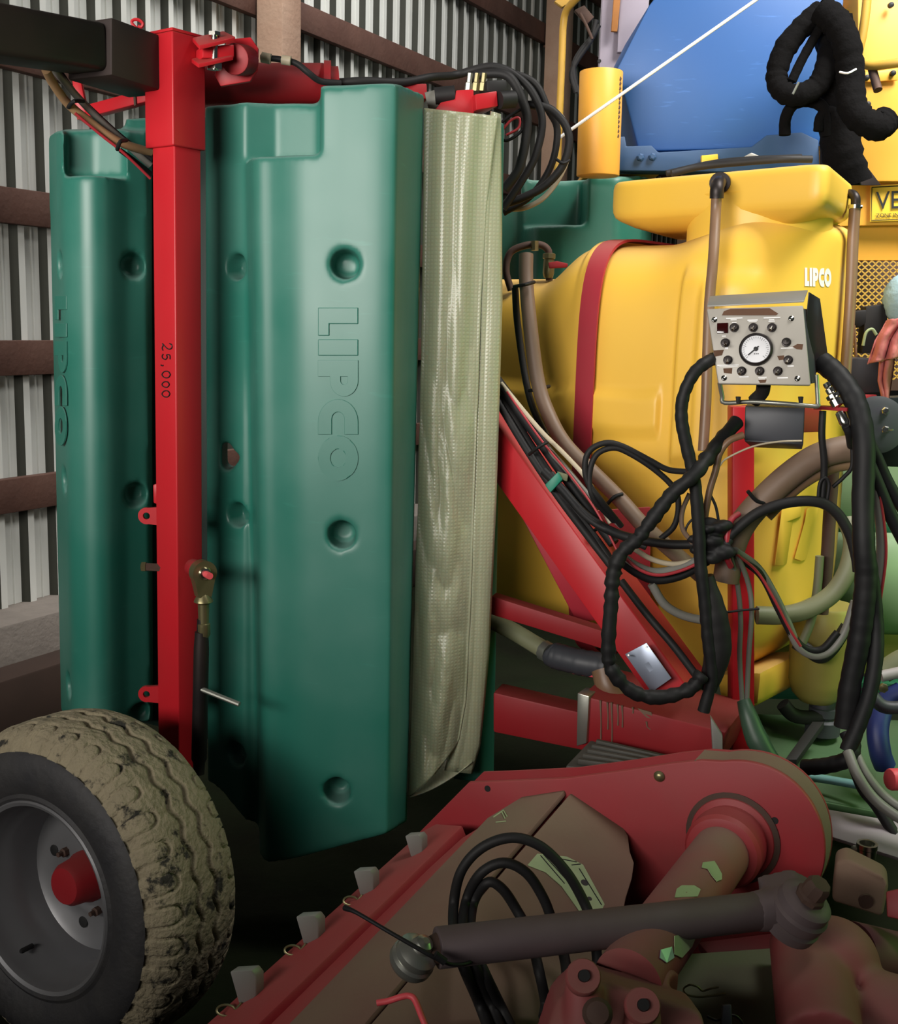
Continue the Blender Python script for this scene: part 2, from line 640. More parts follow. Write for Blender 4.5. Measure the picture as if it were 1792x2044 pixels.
MB().prism([wp(-2.5, .27, .0), wp(9, .27, .0), wp(9, .27, .24), wp(-2.5, .27, .24)], NW * .16).build('dark_board', M['wood2'], wall, bev=.01)
f = MB()
nx, ny = 60, 60
f.grid([[V((-6 + 14 * i / nx, -4 + 18 * j / ny, -.004 + .012 * noise.noise(V((i * .7, j * .7, 0))))) for i in range(nx + 1)] for j in range(ny + 1)])
f.build('floor', M['floor'])['kind'] = 'structure'
f = MB().box((1, 5, 5.5), (14, 18, .08)).build('ceiling', M['roof'])
f['kind'] = 'structure'
MB().prism([V((-6, 13.9, 0)), V((8, 13.9, 0)), V((8, 13.9, 5.5)), V((-6, 13.9, 5.5))], (0, .1, 0)).build('wall_far', M['roof'])['kind'] = 'structure'
MB().box((-2.2, -.55, .85), (5.6, .1, 1.70)).build('added_shade_wall', M['wood2'])['kind'] = 'structure'  # low partition added behind the camera to shade the lower scene
# ------------------------------------------------------------------ green tunnel shells


def columns(cols, back):
    """front columns (px_top, py_top, px_bottom, py_bottom, Y) left to right, then back columns: one closed prism"""
    c = cols + back
    top = [at(a, b, Y) for a, b, _, _, Y in c]
    bot = [at(a, b, Y) for _, _, a, b, Y in c]
    n = len(c)
    fs = [tuple(range(n)), tuple(reversed(range(n, 2 * n)))] + [((i + 1) % n, i, i + n, (i + 1) % n + n) for i in range(n)]
    return MB().add(top + bot, fs)


def curve_cols(cols, k=4):
    out = []
    P = [cols[0]] + list(cols) + [cols[-1]]
    for i in range(1, len(P) - 2):
        for j in range(k):
            t = j / k
            out.append(tuple(.5 * (2 * b + (c - a) * t + (2 * a - 5 * b + 4 * c - d) * t * t + (3 * b - a - 3 * c + d) * t ** 3) for a, b, c, d in zip(*P[i - 1:i + 3])))
    return out + [cols[-1]]


def hole(px, py, Y, r, nrm, depth=.07):
    c, n = at(px, py, Y), V(nrm).normalized()
    return MB().lathe(c - n * depth, n, [(r * .80, 0), (r * .97, depth - .012), (r * 1.02, depth), (r * 1.12, depth + .012), (r * 1.12, depth + .10)], 28)


# front shell: flange | ramp | flat face | side
sh = columns([(410, 213, 415, 1560, 3.06), (436, 210, 440, 1580, 3.035), (489, 203, 489, 1640, 2.985)],
             [(550, 206, 560, 1660, 3.02), (640, 209, 636, 1660, 2.98), (846, 209, 812, 1640, 3.05), (846, 210, 812, 1640, 3.13), (410, 213, 415, 1560, 3.13)])
fr_cols = [(487, 172, 519, 1708, 2.97), (503, 172, 530, 1722, 2.86), (540, 172, 558, 1722, 2.835), (600, 171, 612, 1706, 2.795), (690, 170, 690, 1686, 2.778),
           (776, 166, 760, 1668, 2.770), (800, 168, 781, 1660, 2.80), (846, 188, 812, 1640, 3.0)]
fr_cols = curve_cols(fr_cols)
zl = at(560, 320, 2.79).z


def cut_top(c, z):
    pxt, pyt, pxb, pyb, Y = c
    f = (at(pxt, pyt, Y).z - z) / (at(pxt, pyt, Y).z - at(pxb, pyb, Y).z)
    return (pxt + (pxb - pxt) * f, pyt + (pyb - pyt) * f, pxb, pyb, Y)


b2 = columns([cut_top(c, zl) for c in fr_cols], [cut_top((846, 188, 812, 1640, 3.09), zl), cut_top((487, 176, 519, 1708, 3.09), zl)])
sh.add(b2.v, b2.f)
b3 = columns([(640, 171, 640, 420, 2.787)] + [(c[0], c[1], c[0] + (c[2] - c[0]) * .17, 420, c[4]) for c in fr_cols if c[0] > 650],
             [(846, 188, 841, 420, 3.09), (640, 176, 640, 420, 3.09)])
sh.add(b3.v, b3.f)
fn = V((-.62, -.78, 0))
gn = V((-.4, -.92, 0))
tear = MB().prism([at(x, y, 2.75) for x, y in ((395, 905), (418, 908), (424, 922), (432, 926), (441, 934), (438, 944), (428, 956), (420, 966), (395, 968))], (0, .42, 0))
cuts = [tear]
for x, y in ((688, 527), (681, 1068), (672, 1580)):
    cuts.append(hole(x, y, 2.79 - (x - 600) * .00013, .036, V((-.02, -1, .03))))
for x, y in ((468, 532), (470, 1028), (466, 1506)):
    cuts.append(hole(x, y, 3.0, .034, fn, .05))
me = remesh(sh, .007, 5, .5, cuts)
front_shell = link('tunnel_shell', me, M['green'])
tag(front_shell, 'large green plastic shell with six round holes beside the cream tarp', 'shell', 'green tunnel shells')


def word(y0, y1, xl, xr, to_world, depth, m, parent, bev=.0015):
    """LIPCO reading downwards: letter tops to the right (xr), reading direction y0 -> y1"""
    ls = letters()
    total = sum(a for _, a in ls) - .06
    k = (y1 - y0) / total
    pos = 0
    for polys, adv in ls:
        pp = [[(x * k + pos, y * k) for x, y in p] for p in polys]

        def tw(x, y, h):
            return to_world(xl + (xr - xl) * y / k, y0 + x, h)
        me = glyph(pp, tw, depth, bev)
        link('embossed_letter', me, m, parent)
        pos += adv * k


FB = BVHTree.FromPolygons([v.co + WL[front_shell.name] for v in front_shell.data.vertices], [tuple(p.vertices) for p in front_shell.data.polygons])


def FBVH_at(px, py, h):
    d = (at(px, py, 1) - CAM).normalized()
    hit = FB.ray_cast(CAM, d)[0]
    return (hit if hit is not None else at(px, py, 2.77)) - d * h


FP = [FBVH_at(645, 640, 0), FBVH_at(740, 640, 0), FBVH_at(690, 930, 0)]
FN = (FP[1] - FP[0]).cross(FP[2] - FP[0]).normalized()
FN = FN if FN.y > 0 else -FN


def face_front(px, py, h):
    d = at(px, py, 1) - CAM
    return CAM + d * ((FP[0] - CAM).dot(FN) / d.dot(FN)) - FN * h


word(614, 954, 635, 715, face_front, .0032, M['green'], front_shell, .0018)

# left shell, the mirror image behind the red post
sh = columns([(252, 262, 262, 1440, 2.98), (292, 262, 300, 1440, 3.03)],
             [(304, 262, 306, 1440, 3.12), (252, 262, 262, 1440, 3.12)])
lf = [(97, 272, 122, 1420, 3.12), (112, 262, 136, 1424, 3.0), (130, 256, 150, 1428, 2.93), (170, 256, 186, 1436, 2.90), (212, 257, 222, 1440, 2.92), (250, 258, 257, 1440, 2.975)]
lf = curve_cols(lf)
lb = [(252, 258, 260, 1440, 3.1), (130, 258, 150, 1428, 3.22), (100, 272, 124, 1420, 3.22)]
zl = at(190, 357, 2.9).z
b2 = columns([cut_top(c, zl) for c in lf], [cut_top(c, zl) for c in lb])
sh.add(b2.v, b2.f)
b3 = columns([(97, 272, 99, 420, 3.12), (112, 262, 114, 420, 3.0), (127, 256, 129, 420, 2.94)], [(132, 258, 133, 420, 3.0), (190, 258, 190, 420, 3.02), (252, 258, 252, 420, 3.0), (252, 258, 252, 420, 3.1), (130, 258, 132, 420, 3.22), (100, 272, 103, 420, 3.22)])
sh.add(b3.v, b3.f)
c3 = columns([(250, 237, 262, 500, 3.06), (300, 234, 300, 500, 3.08)], [(302, 237, 302, 500, 3.14), (250, 237, 262, 500, 3.14)])
sh.add(c3.v, c3.f)
ln = V((-.85, -.5, 0))
cuts = []
for x, y in ((267, 530), (273, 988), (282, 1428)):
    cuts.append(hole(x, y, 3.0, .034, V((.45, -.9, 0)), .05))
for x, y in ((116, 528), (126, 958), (138, 1368)):
    cuts.append(hole(x, y, 2.99, .034, ln))
me = remesh(sh, .007, 5, .5, cuts)
left_shell = link('tunnel_shell', me, M['green'])
tag(left_shell, 'green plastic shell behind the red post, nearest the corrugated wall', 'shell', 'green tunnel shells')


def face_left(px, py, h):
    t = (px - 112) / 20
    return at(px, py, 3.0 - .06 * t) + ln * h


word(590, 885, 111, 134, face_left, .0028, M['green'], left_shell, .0015)

tag(slab('gap_shade_sheet', [(262, 245, 3.24), (430, 232, 3.18), (430, 1480, 3.18), (275, 1440, 3.24)], .01, M['gap_shade']), 'added dark green sheet painted as the shade behind the red post', 'panel')  # added sheet, its dark colour stands in for shade between the shells
# the shell on the far side of the tarp: only its edge shows
sh = columns([(930, 240, 905, 1555, 3.16), (985, 240, 962, 1562, 3.15), (1006, 246, 985, 1562, 3.2)], [(1006, 246, 985, 1562, 3.34), (930, 240, 905, 1555, 3.34)])
me = remesh(sh, .008, 5)
tag(link('tunnel_shell', me, M['greend']), 'green shell edge showing just past the right side of the tarp', 'shell', 'green tunnel shells')
# far shell behind the yellow tank
sh = columns([(990, 412, 990, 640, 4.62), (1172, 372, 1172, 640, 4.60)], [(1300, 372, 1300, 640, 4.66), (1300, 396, 1300, 640, 4.9), (990, 430, 990, 640, 4.9)])
b2 = columns([(1040, 352, 1040, 640, 4.60), (1070, 352, 1070, 640, 4.46), (1120, 352, 1120, 640, 4.40), (1230, 352, 1230, 640, 4.36), (1280, 350, 1280, 640, 4.42), (1300, 354, 1300, 640, 4.6)],
             [(1300, 370, 1300, 640, 4.8), (1040, 368, 1040, 640, 4.8)])
sh.add(b2.v, b2.f)
x1 = at(1172, 400, 4.38).x
notch = MB().box((x1 - .35, 4.28, at(1110, 448, 4.4).z + .3), (.7, .62, .6))
me = remesh(sh, .01, 5, .5, [notch])
tag(link('tunnel_shell', me, M['greend']), 'scuffed green shell standing behind the yellow tank', 'shell', 'green tunnel shells')

# ------------------------------------------------------------------ tarp
tarp = thing('tarp', 'cream woven vinyl tarp hanging folded beside the green shell', 'tarp', at(900, 1590, 3.0))


def lerp_tab(t, tab):
    for (a, x), (b, y) in zip(tab[:-1], tab[1:]):
        if t <= b:
            return x + (y - x) * (t - a) / (b - a)
    return tab[-1][1]


LE = [(215, 847), (600, 843), (1000, 834), (1300, 826), (1590, 816)]
FO = [(215, 996), (280, 986), (420, 970), (600, 960), (900, 950), (1200, 940), (1400, 930), (1480, 916), (1590, 890)]
RE = [(225, 998), (600, 1001), (1000, 989), (1300, 975), (1480, 958), (1535, 942)]
rows = []
nv, nu = 190, 46
for j in range(nv + 1):
    row = []
    for i in range(nu + 1):
        u = i / nu
        t = j / nv
        ytop = 216 + 16 * u
        ybot = 1590 - 55 * u - 60 * u ** 3
        py = ytop + (ybot - ytop) * t
        x0, x1 = lerp_tab(py, LE), lerp_tab(py, FO)
        px = x0 + (x1 - x0) * u
        d = -.035 * math.sin(PI * min(1, u * 1.05)) * (.6 + .8 * t)
        d += .007 * math.sin(u * 17 + 1.5 * noise.noise(V((0, t * 3, 0)))) * (1 - t) ** .7 * math.sin(PI * u) ** .5
        wr = noise.noise(V((u * 1.8 + t * 4.0, t * 7.0 - u * 3.0, 2.0)))
        w2 = noise.noise(V((u * 5 + t * 18, t * 22 - u * 9, 5.0)))
        am = .014 * min(1, max(0, (t - .2) * 3))
        d += am * (1 - abs(wr) * 2.4) * math.sin(PI * u) ** .6 + .007 * am / .02 * (abs(w2)) * math.sin(PI * u)
        row.append(at(px, py, 3.0 + d))
    rows.append(row)
o = MB().grid(rows).build('front_layer', M['tarp'], tarp, smooth=0, fix=False)
o.data.shade_smooth()
md = o.modifiers.new('t', 'SOLIDIFY')
md.thickness = .003
rows = []
for j in range(90):
    t = j / 89
    py = 222 + (1538 - 222) * t
    x0, x1 = lerp_tab(py, FO), lerp_tab(py, RE)
    row = []
    for i in range(13):
        u = i / 12
        d = .012 - .024 * math.sin(PI * u) ** .7 * (1 if u < .35 else .6) + .005 * noise.noise(V((u * 2, t * 8, 9)))
        row.append(at(x0 - 14 * (1 - u) + (x1 - x0 + 0) * u, py + 6 * u, 3.012 + d))
    rows.append(row)
o = MB().grid(rows).build('back_layer', M['tarp'], tarp, smooth=0, fix=False)
o.data.shade_smooth()
md = o.modifiers.new('t', 'SOLIDIFY')
md.thickness = .003
# hem rolled at the foot
rows = []
for i in range(16):
    u = i / 15
    px, py = 818 + 124 * u, 1592 - 30 * u - 40 * u ** 2
    rows.append([at(px, py, 3.0 + .01 * math.sin(PI * u)), at(px + 8 * (1 - u), py - 26 * math.sin(PI * u) ** .8, 3.06), at(px + 2, py - 60 * math.sin(PI * u) - 4, 3.09)])
o = MB().grid(rows).build('foot_fold', M['tarp'], tarp, smooth=0, fix=False)
o.data.shade_smooth()
md = o.modifiers.new('t', 'SOLIDIFY')
md.thickness = .003

# ------------------------------------------------------------------ red post
YP = 2.83
post = thing('red_post', 'tall red square steel post with 25,000 marked on its face', 'post', at(340, 1500, YP))
p_l, p_r = V((-.80, .60, 0)), V((.60, .80, 0))     # directions of the two faces away from the near edge


def square_tube(top, bot, sl, sr, m, name, parent, bev=.004):
    a, b = V(top), V(bot)
    w = [a, a + p_l * sl, a + p_l * sl + p_r * sr, a + p_r * sr]
    return MB().prism(w, b - a).build(name, m, parent, bev=bev, seg=3)


e_t, e_b = at(348, 285, YP), at(357, 1545, YP)
square_tube(e_t, e_b, .082, .082, M['red'], 'tube', post)
s_t, s_b = at(344, 60, YP - .012), at(346, 290, YP - .012)
square_tube(s_t, s_b, .104, .100, M['red'], 'sleeve', post)
MB().prism([s_t, s_t + p_l * .106, s_t + p_l * .106 + p_r * .1 + V((0, 0, .012)), s_t + p_r * .102], (0, 0, .007)).build('top_plate', M['red'], post, bev=.002)


def ear(pts, c, r, name='ear'):
    w = A(pts)
    mb = MB().prism(w, (0.004, .016, 0))
    return mb.build(name, M['red'], post, bev=.003)


def ringplate(px, py, rx, Y, name, tail, hr=.42):
    """lug with a round hole, running into the post"""
    c = at(px, py, Y)
    R = rx * Y / F
    mb = MB()
    n = 28
    out, inn = [], []
    for i in range(n):
        a = 2 * PI * i / n
        p = V((math.cos(a), math.sin(a)))
        q = p * R
        if p.x > .25:
            q = V((tail * Y / F, R * (1.15 if p.y > 0 else -1.15) * min(1, abs(p.y) + .5)))
        out.append(c + V((q.x, 0, q.y)))
        inn.append(c + V((p.x * R * hr, 0, p.y * R * hr)))
    off = V((0, .012, 0))
    mb.grid([out, inn, [x + off for x in inn], [x + off for x in out]], cu=True, cv=True)
    return mb.build(name, M['red'], post, smooth=30)


ringplate(292, 1030, 17, YP + .055, 'lug', 34)
ringplate(292, 1386, 17, YP + .055, 'lug', 40)
slab('tab', [(305, 968, YP + .05), (322, 962, YP + .05), (322, 1010, YP + .05), (306, 1004, YP + .05)], .01, M['red'], post)
MB().cyl(at(284, 1131, YP + .05), at(322, 1133, YP + .05), .011, 6).build('bolt', M['rust'], post)
MB().lathe(at(281, 1131, YP + .05), (1, 0, 0), [(.007, 0), (.013, .003), (.013, .014)], 6).build('nut', M['brass'], post)
# clevis at the top
for nm, pts in (('clevis_plate', [(384, 84), (446, 70), (470, 82), (398, 100)]), ('clevis_plate', [(382, 126), (440, 113), (466, 120), (396, 136)])):
    w = [at(x, y, Y) for (x, y), Y in zip(pts, (2.86, 2.90, 2.86, 2.80))]
    MB().prism(w, (0, 0, .010)).build(nm, M['red'], post, bev=.002)
slab('clevis_block', [(404, 92, 2.83), (468, 88, 2.87), (468, 116, 2.87), (404, 116, 2.83)], .05, M['red'], post, bev=.004)
MB().cyl(at(428, 66, 2.85), at(428, 140, 2.85), .0085, 12).build('pivot_bolt', M['chrome'], post)
MB().cyl(at(428, 64, 2.85), at(428, 72, 2.85), .015, 6).build('bolt_head', M['chrome'], post)
MB().cyl(at(428, 127, 2.85), at(428, 139, 2.85), .019, 6).build('nut', M['chrome'], post)
oc = [(455, 78), (500, 74), (515, 96), (513, 140), (499, 162), (440, 172), (428, 150), (440, 108)]
slab('octagon_plate', [(x, y, 2.95) for x, y in oc], .014, M['red'], post, bev=.002)
MB().cyl(at(468, 118, 2.89), at(490, 121, 2.95), .036, 24).build('bushing', M['redd'], post, bev=.003)
hk = [at(x, y, YP + .05) for x, y in ((278, 60), (268, 52), (263, 44), (268, 39), (278, 40), (285, 47), (282, 54), (276, 52))]
MB().tube(smooth_path(hk, 4), .004, 6).build('hook_pin', M['red'], post)
# 25,000 handwritten down the left face, tops of the figures to the right


def stroke2(pts):
    return pts


dig = {'2': [[(.1, .75), (.25, .98), (.6, .98), (.75, .75), (.65, .5), (.3, .2), (.1, .05), (.3, .12), (.6, .02), (.9, .1)]],
       '5': [[(.75, .95), (.25, .92), (.2, .55), (.5, .62), (.75, .42), (.65, .12), (.35, .02), (.12, .15)]],
       ',': [[(.35, .2), (.45, .05), (.3, -.15)]],
       '0': [[(.5, 1), (.2, .8), (.12, .5), (.2, .2), (.5, 0), (.8, .2), (.88, .5), (.8, .8), (.5, 1)]]}


def on_left_face(px, py, h):
    # the left face plane through the near edge
    n = p_l.cross(e_b - e_t).normalized()
    d = at(px, py, YP) - CAM
    t = (e_t - CAM).dot(n) / d.dot(n)
    p = CAM + d * t
    return p - n * h * (1 if n.dot(d) > 0 else -1)


mark = MB()
yy = 684
for ch, adv, hgt in (('2', 21, 20), ('5', 20, 17), (',', 14, 14), ('0', 21, 17), ('0', 18, 15), ('0', 20, 16)):
    w_ = adv * .82
    for st in dig[ch]:
        mark.tube(smooth_path([on_left_face(324 + hgt * y, yy + w_ * x, .0014) for x, y in st], 4), .0015, 5)
    yy += adv
mark.build('handwritten_price', M['ink'], post)
# worn patch of bare metal near the foot
for pts in ([(352, 1300), (358, 1296), (363, 1330), (372, 1310), (385, 1320), (386, 1398), (370, 1392), (356, 1380), (352, 1345)],):
    pass

# ------------------------------------------------------------------ turnbuckle hanging on the post
tb = thing('turnbuckle', 'black and zinc turnbuckle hanging against the red post', 'turnbuckle', at(404, 1530, 2.75))
n_t = V((.55, -.83, 0))
c = at(405, 1143, 2.75)
R = .031
x_, z_ = V((.83, .55, 0)), V((0, 0, 1))
out, inn = [], []
for i in range(32):
    a = 2 * PI * i / 32
    p = x_ * math.cos(a) + z_ * math.sin(a)
    q = p * R
    if math.sin(a) < -.6:
        q = x_ * math.cos(a) * R * .75 + z_ * -R * 1.9
    out.append(c + q)
    inn.append(c + p * R * .5)
mb = MB().grid([[p - n_t * .014 for p in out], [p + n_t * .014 for p in out], [p + n_t * .014 for p in inn], [p - n_t * .014 for p in inn]], cu=True, cv=True)
mb.build('end_eye', M['brass'], tb, smooth=40)
MB().lathe(c - n_t * .016, n_t, [(.014, 0), (.021, .004), (.022, .018), (.014, .036), (.008, .037)], 20).build('ball', M['chrome'], tb)
MB().cyl(c - n_t * .09, c + n_t * .045, .0085, 12).build('pin', M['coral'], tb)
MB().lathe(c - n_t * .075, n_t, [(.012, 0), (.022, .006), (.022, .03), (.013, .045)], 14).build('collar', M['redd'], tb)
MB().lathe(at(406, 1196, 2.75), (0, 0, -1), [(.010, -.02), (.022, .0), (.024, .006), (.014, .012), (.013, .06), (.016, .062), (.016, .09), (.010, .1)], 14).build('lock_nut', M['brass'], tb)
MB().lathe(at(403, 1236, 2.75), V(at(397, 1530, 2.75) - at(403, 1236, 2.75)), [(.012, 0), (.0125, .03), (.017, .032), (.0175, .05), (.019, .075), (.0195, .36), (.015, .37), (.014, .40)], 16).build('barrel', M['ironp'], tb)
MB().cyl(at(398, 1374, 2.74), at(478, 1406, 2.70), .0065, 10).build('tommy_bar', M['galv'], tb)

# ------------------------------------------------------------------ black boom top left
bm_ = thing('boom_tube', 'dark square steel boom meeting the top of the red post', 'beam', at(150, 100, 2.75))
MB().beam(at(-60, 58, 2.47), at(180, 98, 2.76), .12, .104).build('inner_tube', M['beamblk'], bm_, bev=.016, seg=4)
MB().beam(at(178, 98, 2.75), at(300, 138, 2.92), .14, .125).build('sleeve_tube', M['beamblk'], bm_, bev=.006)
MB().prism([at(127, 40, 2.66), at(131, 40, 2.66), at(133, 128, 2.66), at(129, 128, 2.66)], (0.004, .012, 0)).build('weld_bead', M['greyc'], bm_)
hb = thing('red_boom', 'dark red boom cylinder lying across above the front green shell', 'boom', at(560, 205, 3.15))
MB().lathe(at(400, 168, 3.15), at(655, 168, 3.2) - at(400, 168, 3.15), [(.04, 0), (.053, .004), (.053, .32), (.045, .335), (.045, .36)], 24).build('cylinder', M['redd'], hb)
MB().beam(at(400, 196, 3.22), at(850, 186, 3.3), .06, .04).build('rail', M['redd'], hb, bev=.004)
MB().lathe(at(645, 170, 3.19), (1, .1, 0), [(.03, 0), (.062, .002), (.062, .02), (.03, .022)], 20).build('flange', M['redd'], hb)
br = thing('red_bracket', 'thin red bracket arm behind the red post near the ceiling boom', 'bracket', at(200, 220, 3.2))
slab('plate', [(143, 157, 3.2), (160, 155, 3.2), (172, 215, 3.2), (170, 240, 3.2), (153, 238, 3.2)], .02, M['red'], br)
MB().beam(at(178, 224, 3.2), at(305, 190, 3.1), .03, .032).build('arm', M['red'], br, bev=.003)
slab('strap_plate', [(265, 184, 3.1), (270, 184, 3.1), (272, 210, 3.1), (267, 212, 3.1)], .004, M['rust'], br)

# ------------------------------------------------------------------ wheel
wh = thing('trailer_wheel', 'muddy ribbed implement wheel standing in front of the red post', 'wheel', at(150, 2130, 2.5))
AX = V((-.50, -.86, .05)).normalized()
WC = at(166, 1752, 2.5)
wx = V((AX.y, -AX.x, 0)).normalized()
wz = wx.cross(AX).normalized()
if wz.z < 0:
    wz = -wz


def wpt(r, a, h):
    return WC + AX * h + (wx * math.cos(a) + wz * math.sin(a)) * r


RO, HW = .385, .135
NA, NH = 620, 84
rows = []


def sstep(a, b, x):
    t = min(1, max(0, (x - a) / (b - a)))
    return t * t * (3 - 2 * t)


def tread_r(a, h):
    x = h / HW
    r = RO - .055 * abs(x) ** 4.5
    d = 0
    ph = a / (2 * PI) * 34
    zig = .0065 * math.sin(2 * PI * ph)
    for g in (-.026, .026):
        d = max(d, 1 - sstep(.0035, .0085, abs(h - g - zig)))
    # shoulder lugs: rounded blocks
    for sgn in (-1, 1):
        q = (sgn * h)
        if q > .058:
            fr = (ph + .25 * sgn) % 1 - .5
            bx = fr * (2 * PI * RO / 34) / .022
            by = (q - .115) / .043
            inside = abs(bx) ** 3 + (abs(by) ** 3 if by < 0 else 0)
            gr = 1 - sstep(.13, .34, abs(inside - 1.0))
            d = max(d, gr * .9 * sstep(.058, .066, q))
            if q > .12:
                d = max(d, sstep(.95, 1.15, abs(bx)))
    nz = noise.noise(V((math.cos(a) * 14, math.sin(a) * 14, h * 34)))
    return r - .012 * d + .0016 * nz


for i in range(NA):
    a = 2 * PI * i / NA
    rows.append([wpt(tread_r(a, HW * (2 * j / NH - 1)), a, HW * (2 * j / NH - 1)) for j in range(NH + 1)])
o = MB().grid(rows, cv=True).build('tread', M['mud'], wh, smooth=0, fix=True)
o.data.shade_smooth()
ro = tread_r(0, HW)
mbS = MB()
for s in (1, -1):
    prof_ = [(RO - .054, s * (HW - .0005)), (RO - .058, s * HW), (RO - .068, s * (HW + .006)), (RO - .095, s * (HW + .012)), (RO - .13, s * (HW + .010)), (RO - .150, s * (HW - .002)), (RO - .158, s * (HW + .002)), (RO - .172, s * (HW - .006)), (RO - .178, s * (HW - .02))]
    rr = []
    for i in range(144):
        a = 2 * PI * i / 144
        rib = .006 if i % 2 == 0 else 0
        rr.append([wpt(r - (0), a, h + s * (rib if 1 <= k_ <= 3 else 0)) for k_, (r, h) in enumerate(prof_)])
    mbS.grid(rr, cv=True)
mbS.build('sidewall', M['rubber'], wh, smooth=50)
RB = RO - .176
prof_ = [(RB + .012, HW - .012), (RB + .014, HW - .004), (RB + .008, HW + .002), (RB, HW - .002), (RB - .006, HW - .018), (RB - .010, HW - .05), (RB - .026, HW - .07), (RB - .03, HW - .12), (RB - .034, HW - .150),
         (RB - .06, HW - .165), (.10, HW - .158), (.085, HW - .150), (.06, HW - .150), (.06, HW - .158), (RB - .05, HW - .175), (RB - .02, HW - .15), (RB - .005, HW - .05)]
rr = [[wpt(r, 2 * PI * i / 72, h) for r, h in prof_] for i in range(72)]
MB().grid(rr, cu=True, cv=True).build('rim', M['rim'], wh, smooth=40)
MB().lathe(WC + AX * (HW - .19), AX, [(.060, 0), (.060, .05), (.054, .065), (.050, .10), (.042, .112), (.02, .115)], 24).build('hub', M['redd'], wh)
for i in range(5):
    a = 2 * PI * i / 5 + .5
    c = wpt(.083, a, HW - .152)
    MB().lathe(c, AX, [(.011, 0), (.011, .014), (.006, .016), (.006, .028)], 6).build('wheel_nut', M['rust'], wh)
for i in range(4):
    a = 2 * PI * i / 4 + .2
    MB().lathe(wpt(.128, a, HW - .163), AX, [(.012, 0), (.014, .004), (.010, .005)], 12).build('hand_hole', M['ink'], wh)
MB().lathe(wpt(RB - .03, -1.1, HW - .06), AX, [(.006, 0), (.006, .03), (.004, .034)], 10).build('valve', M['black'], wh)
MB().cyl(WC - AX * .35, WC - AX * .05, .04, 20).build('stub_axle', M['redd'], wh)
# ------------------------------------------------------------------ yellow tank
TU, TW_ = V((.788, -.616, 0)), V((.616, .788, 0))
T0 = at(1340, 800, 3.2)
T0.z = 0
HB = .37
S0, S1 = -.80, .31


def tank_top(s):
    z = 1.80 + (1.895 - 1.80) * sstep(-.50, -.34, s)
    z += .09 * sstep(-.12, .2, s)
    z += .018 * (sstep(-.345, -.325, s) - sstep(-.315, -.30, s))
    return z


def tank_pt(s, th, off=0, ridges=True):
    """th: 0 = front middle, +90 = top, -90 = bottom"""
    zt, zb = tank_top(s), .66 + .06 * sstep(-.2, -.8, s)
    zm = (zt + zb) / 2
    hz = (zt - zb) / 2
    # domed right end
    e = 1.0
    s_ = s
    if s > .04:
        q = min(1, (s - .04) / (S1 - .04))
        e = max(0, 1 - q ** 2.6) ** (1 / 2.6)
    ct, st = math.cos(th), math.sin(th)
    n = 5.5
    r = 1 / (abs(ct) ** n + abs(st) ** n) ** (1 / n)
    y, z = r * ct, r * st
    bb = HB * (e * .9 + .1 if e > 0 else .0)
    hz2 = hz * (1 - (1 - e) * (.14 if z > 0 else .55))
    if e <= 0:
        bb, hz2 = 0, hz2 * .0
    d = 0
    zz = zm + z * hz2
    if ridges and abs(th) < 1.1:
        for (a, b, c0, c1, dd) in ((-.75, -.03, 1.36, 1.47, .014), (-.75, -.03, 1.16, 1.26, .013), (-.75, -.03, .96, 1.06, .012)):
            d += dd * sstep(a, a + .012, s) * (1 - sstep(b - .012, b, s)) * sstep(c0 - .006, c0 + .006, zz) * (1 - sstep(c1 - .006, c1 + .006, zz))
        d += .022 * sstep(.0, .02, s) * (1 - sstep(.20, .26, s)) * (1 - sstep(1.78, 1.83, zz))
        d += .012 * sstep(.07, .085, s) * (1 - sstep(.115, .13, s)) * (1 - sstep(1.75, 1.78, zz)) * sstep(1.0, 1.05, zz)
    p = T0 + TU * s + TW_ * (HB - (bb + d + off) * y) + V((0, 0, zm + z * (hz2 + off)))
    return p


tank = thing('sprayer_tank', 'large yellow plastic tank with a red steel band', 'tank', at(1340, 1300, 3.5))
NS, NT = 250, 220
ss = [S0 + (.04 - S0) * i / 170 for i in range(171)] + [0.04 + (S1 - .04) * math.sin(PI / 2 * i / 60) for i in range(1, 61)]
rows = [[tank_pt(s, 2 * PI * j / NT) for j in range(NT)] for s in ss]
me = MB().grid(rows, cu=True, cap=True).mesh('body', 0)
me.shade_smooth()
tk = link('body', me, M['yellow'], tank)
TBVH = BVHTree.FromPolygons([p for r in rows for p in r], [(i * NT + j, i * NT + (j + 1) % NT, (i + 1) * NT + (j + 1) % NT, (i + 1) * NT + j) for i in range(len(rows) - 1) for j in range(NT)])


def on_tank(px, py, off=0.0, dflt=3.2):
    d = (at(px, py, 1) - CAM).normalized()
    h = TBVH.ray_cast(CAM, d)
    if h[0] is None:
        return at(px, py, dflt)
    return h[0] - d * off


# neck and lid
NC = T0 + TU * .10 + TW_ * .28
prof_ = [(.20, 1.80), (.20, 1.95), (.20, 2.01), (.205, 2.02)]
MB().lathe((NC.x, NC.y, 0), (0, 0, 1), prof_, 48).build('neck', M['yellow'], tank, smooth=40)
FL, FR = at(1214, 420, 3.5), at(1650, 390, 3.0)
FL.z = FR.z = 0
BRv = at(1704, 400, 3.43)
BRv.z = 0
BL = FL + (BRv - FR)


def rrect(c, k, z, rad=.055):
    out = []
    cen = sum(c, V((0, 0, 0))) / 4
    for i in range(4):
        p, a, b = c[i], c[i - 1], c[(i + 1) % 4]
        da, db = (a - p).normalized(), (b - p).normalized()
        r = rad
        for t in range(7):
            u = t / 6
            q = p + da * r * (1 - u) ** 2 + db * r * u ** 2
            out.append(cen + (q - cen) * k + V((0, 0, z)))
    return out


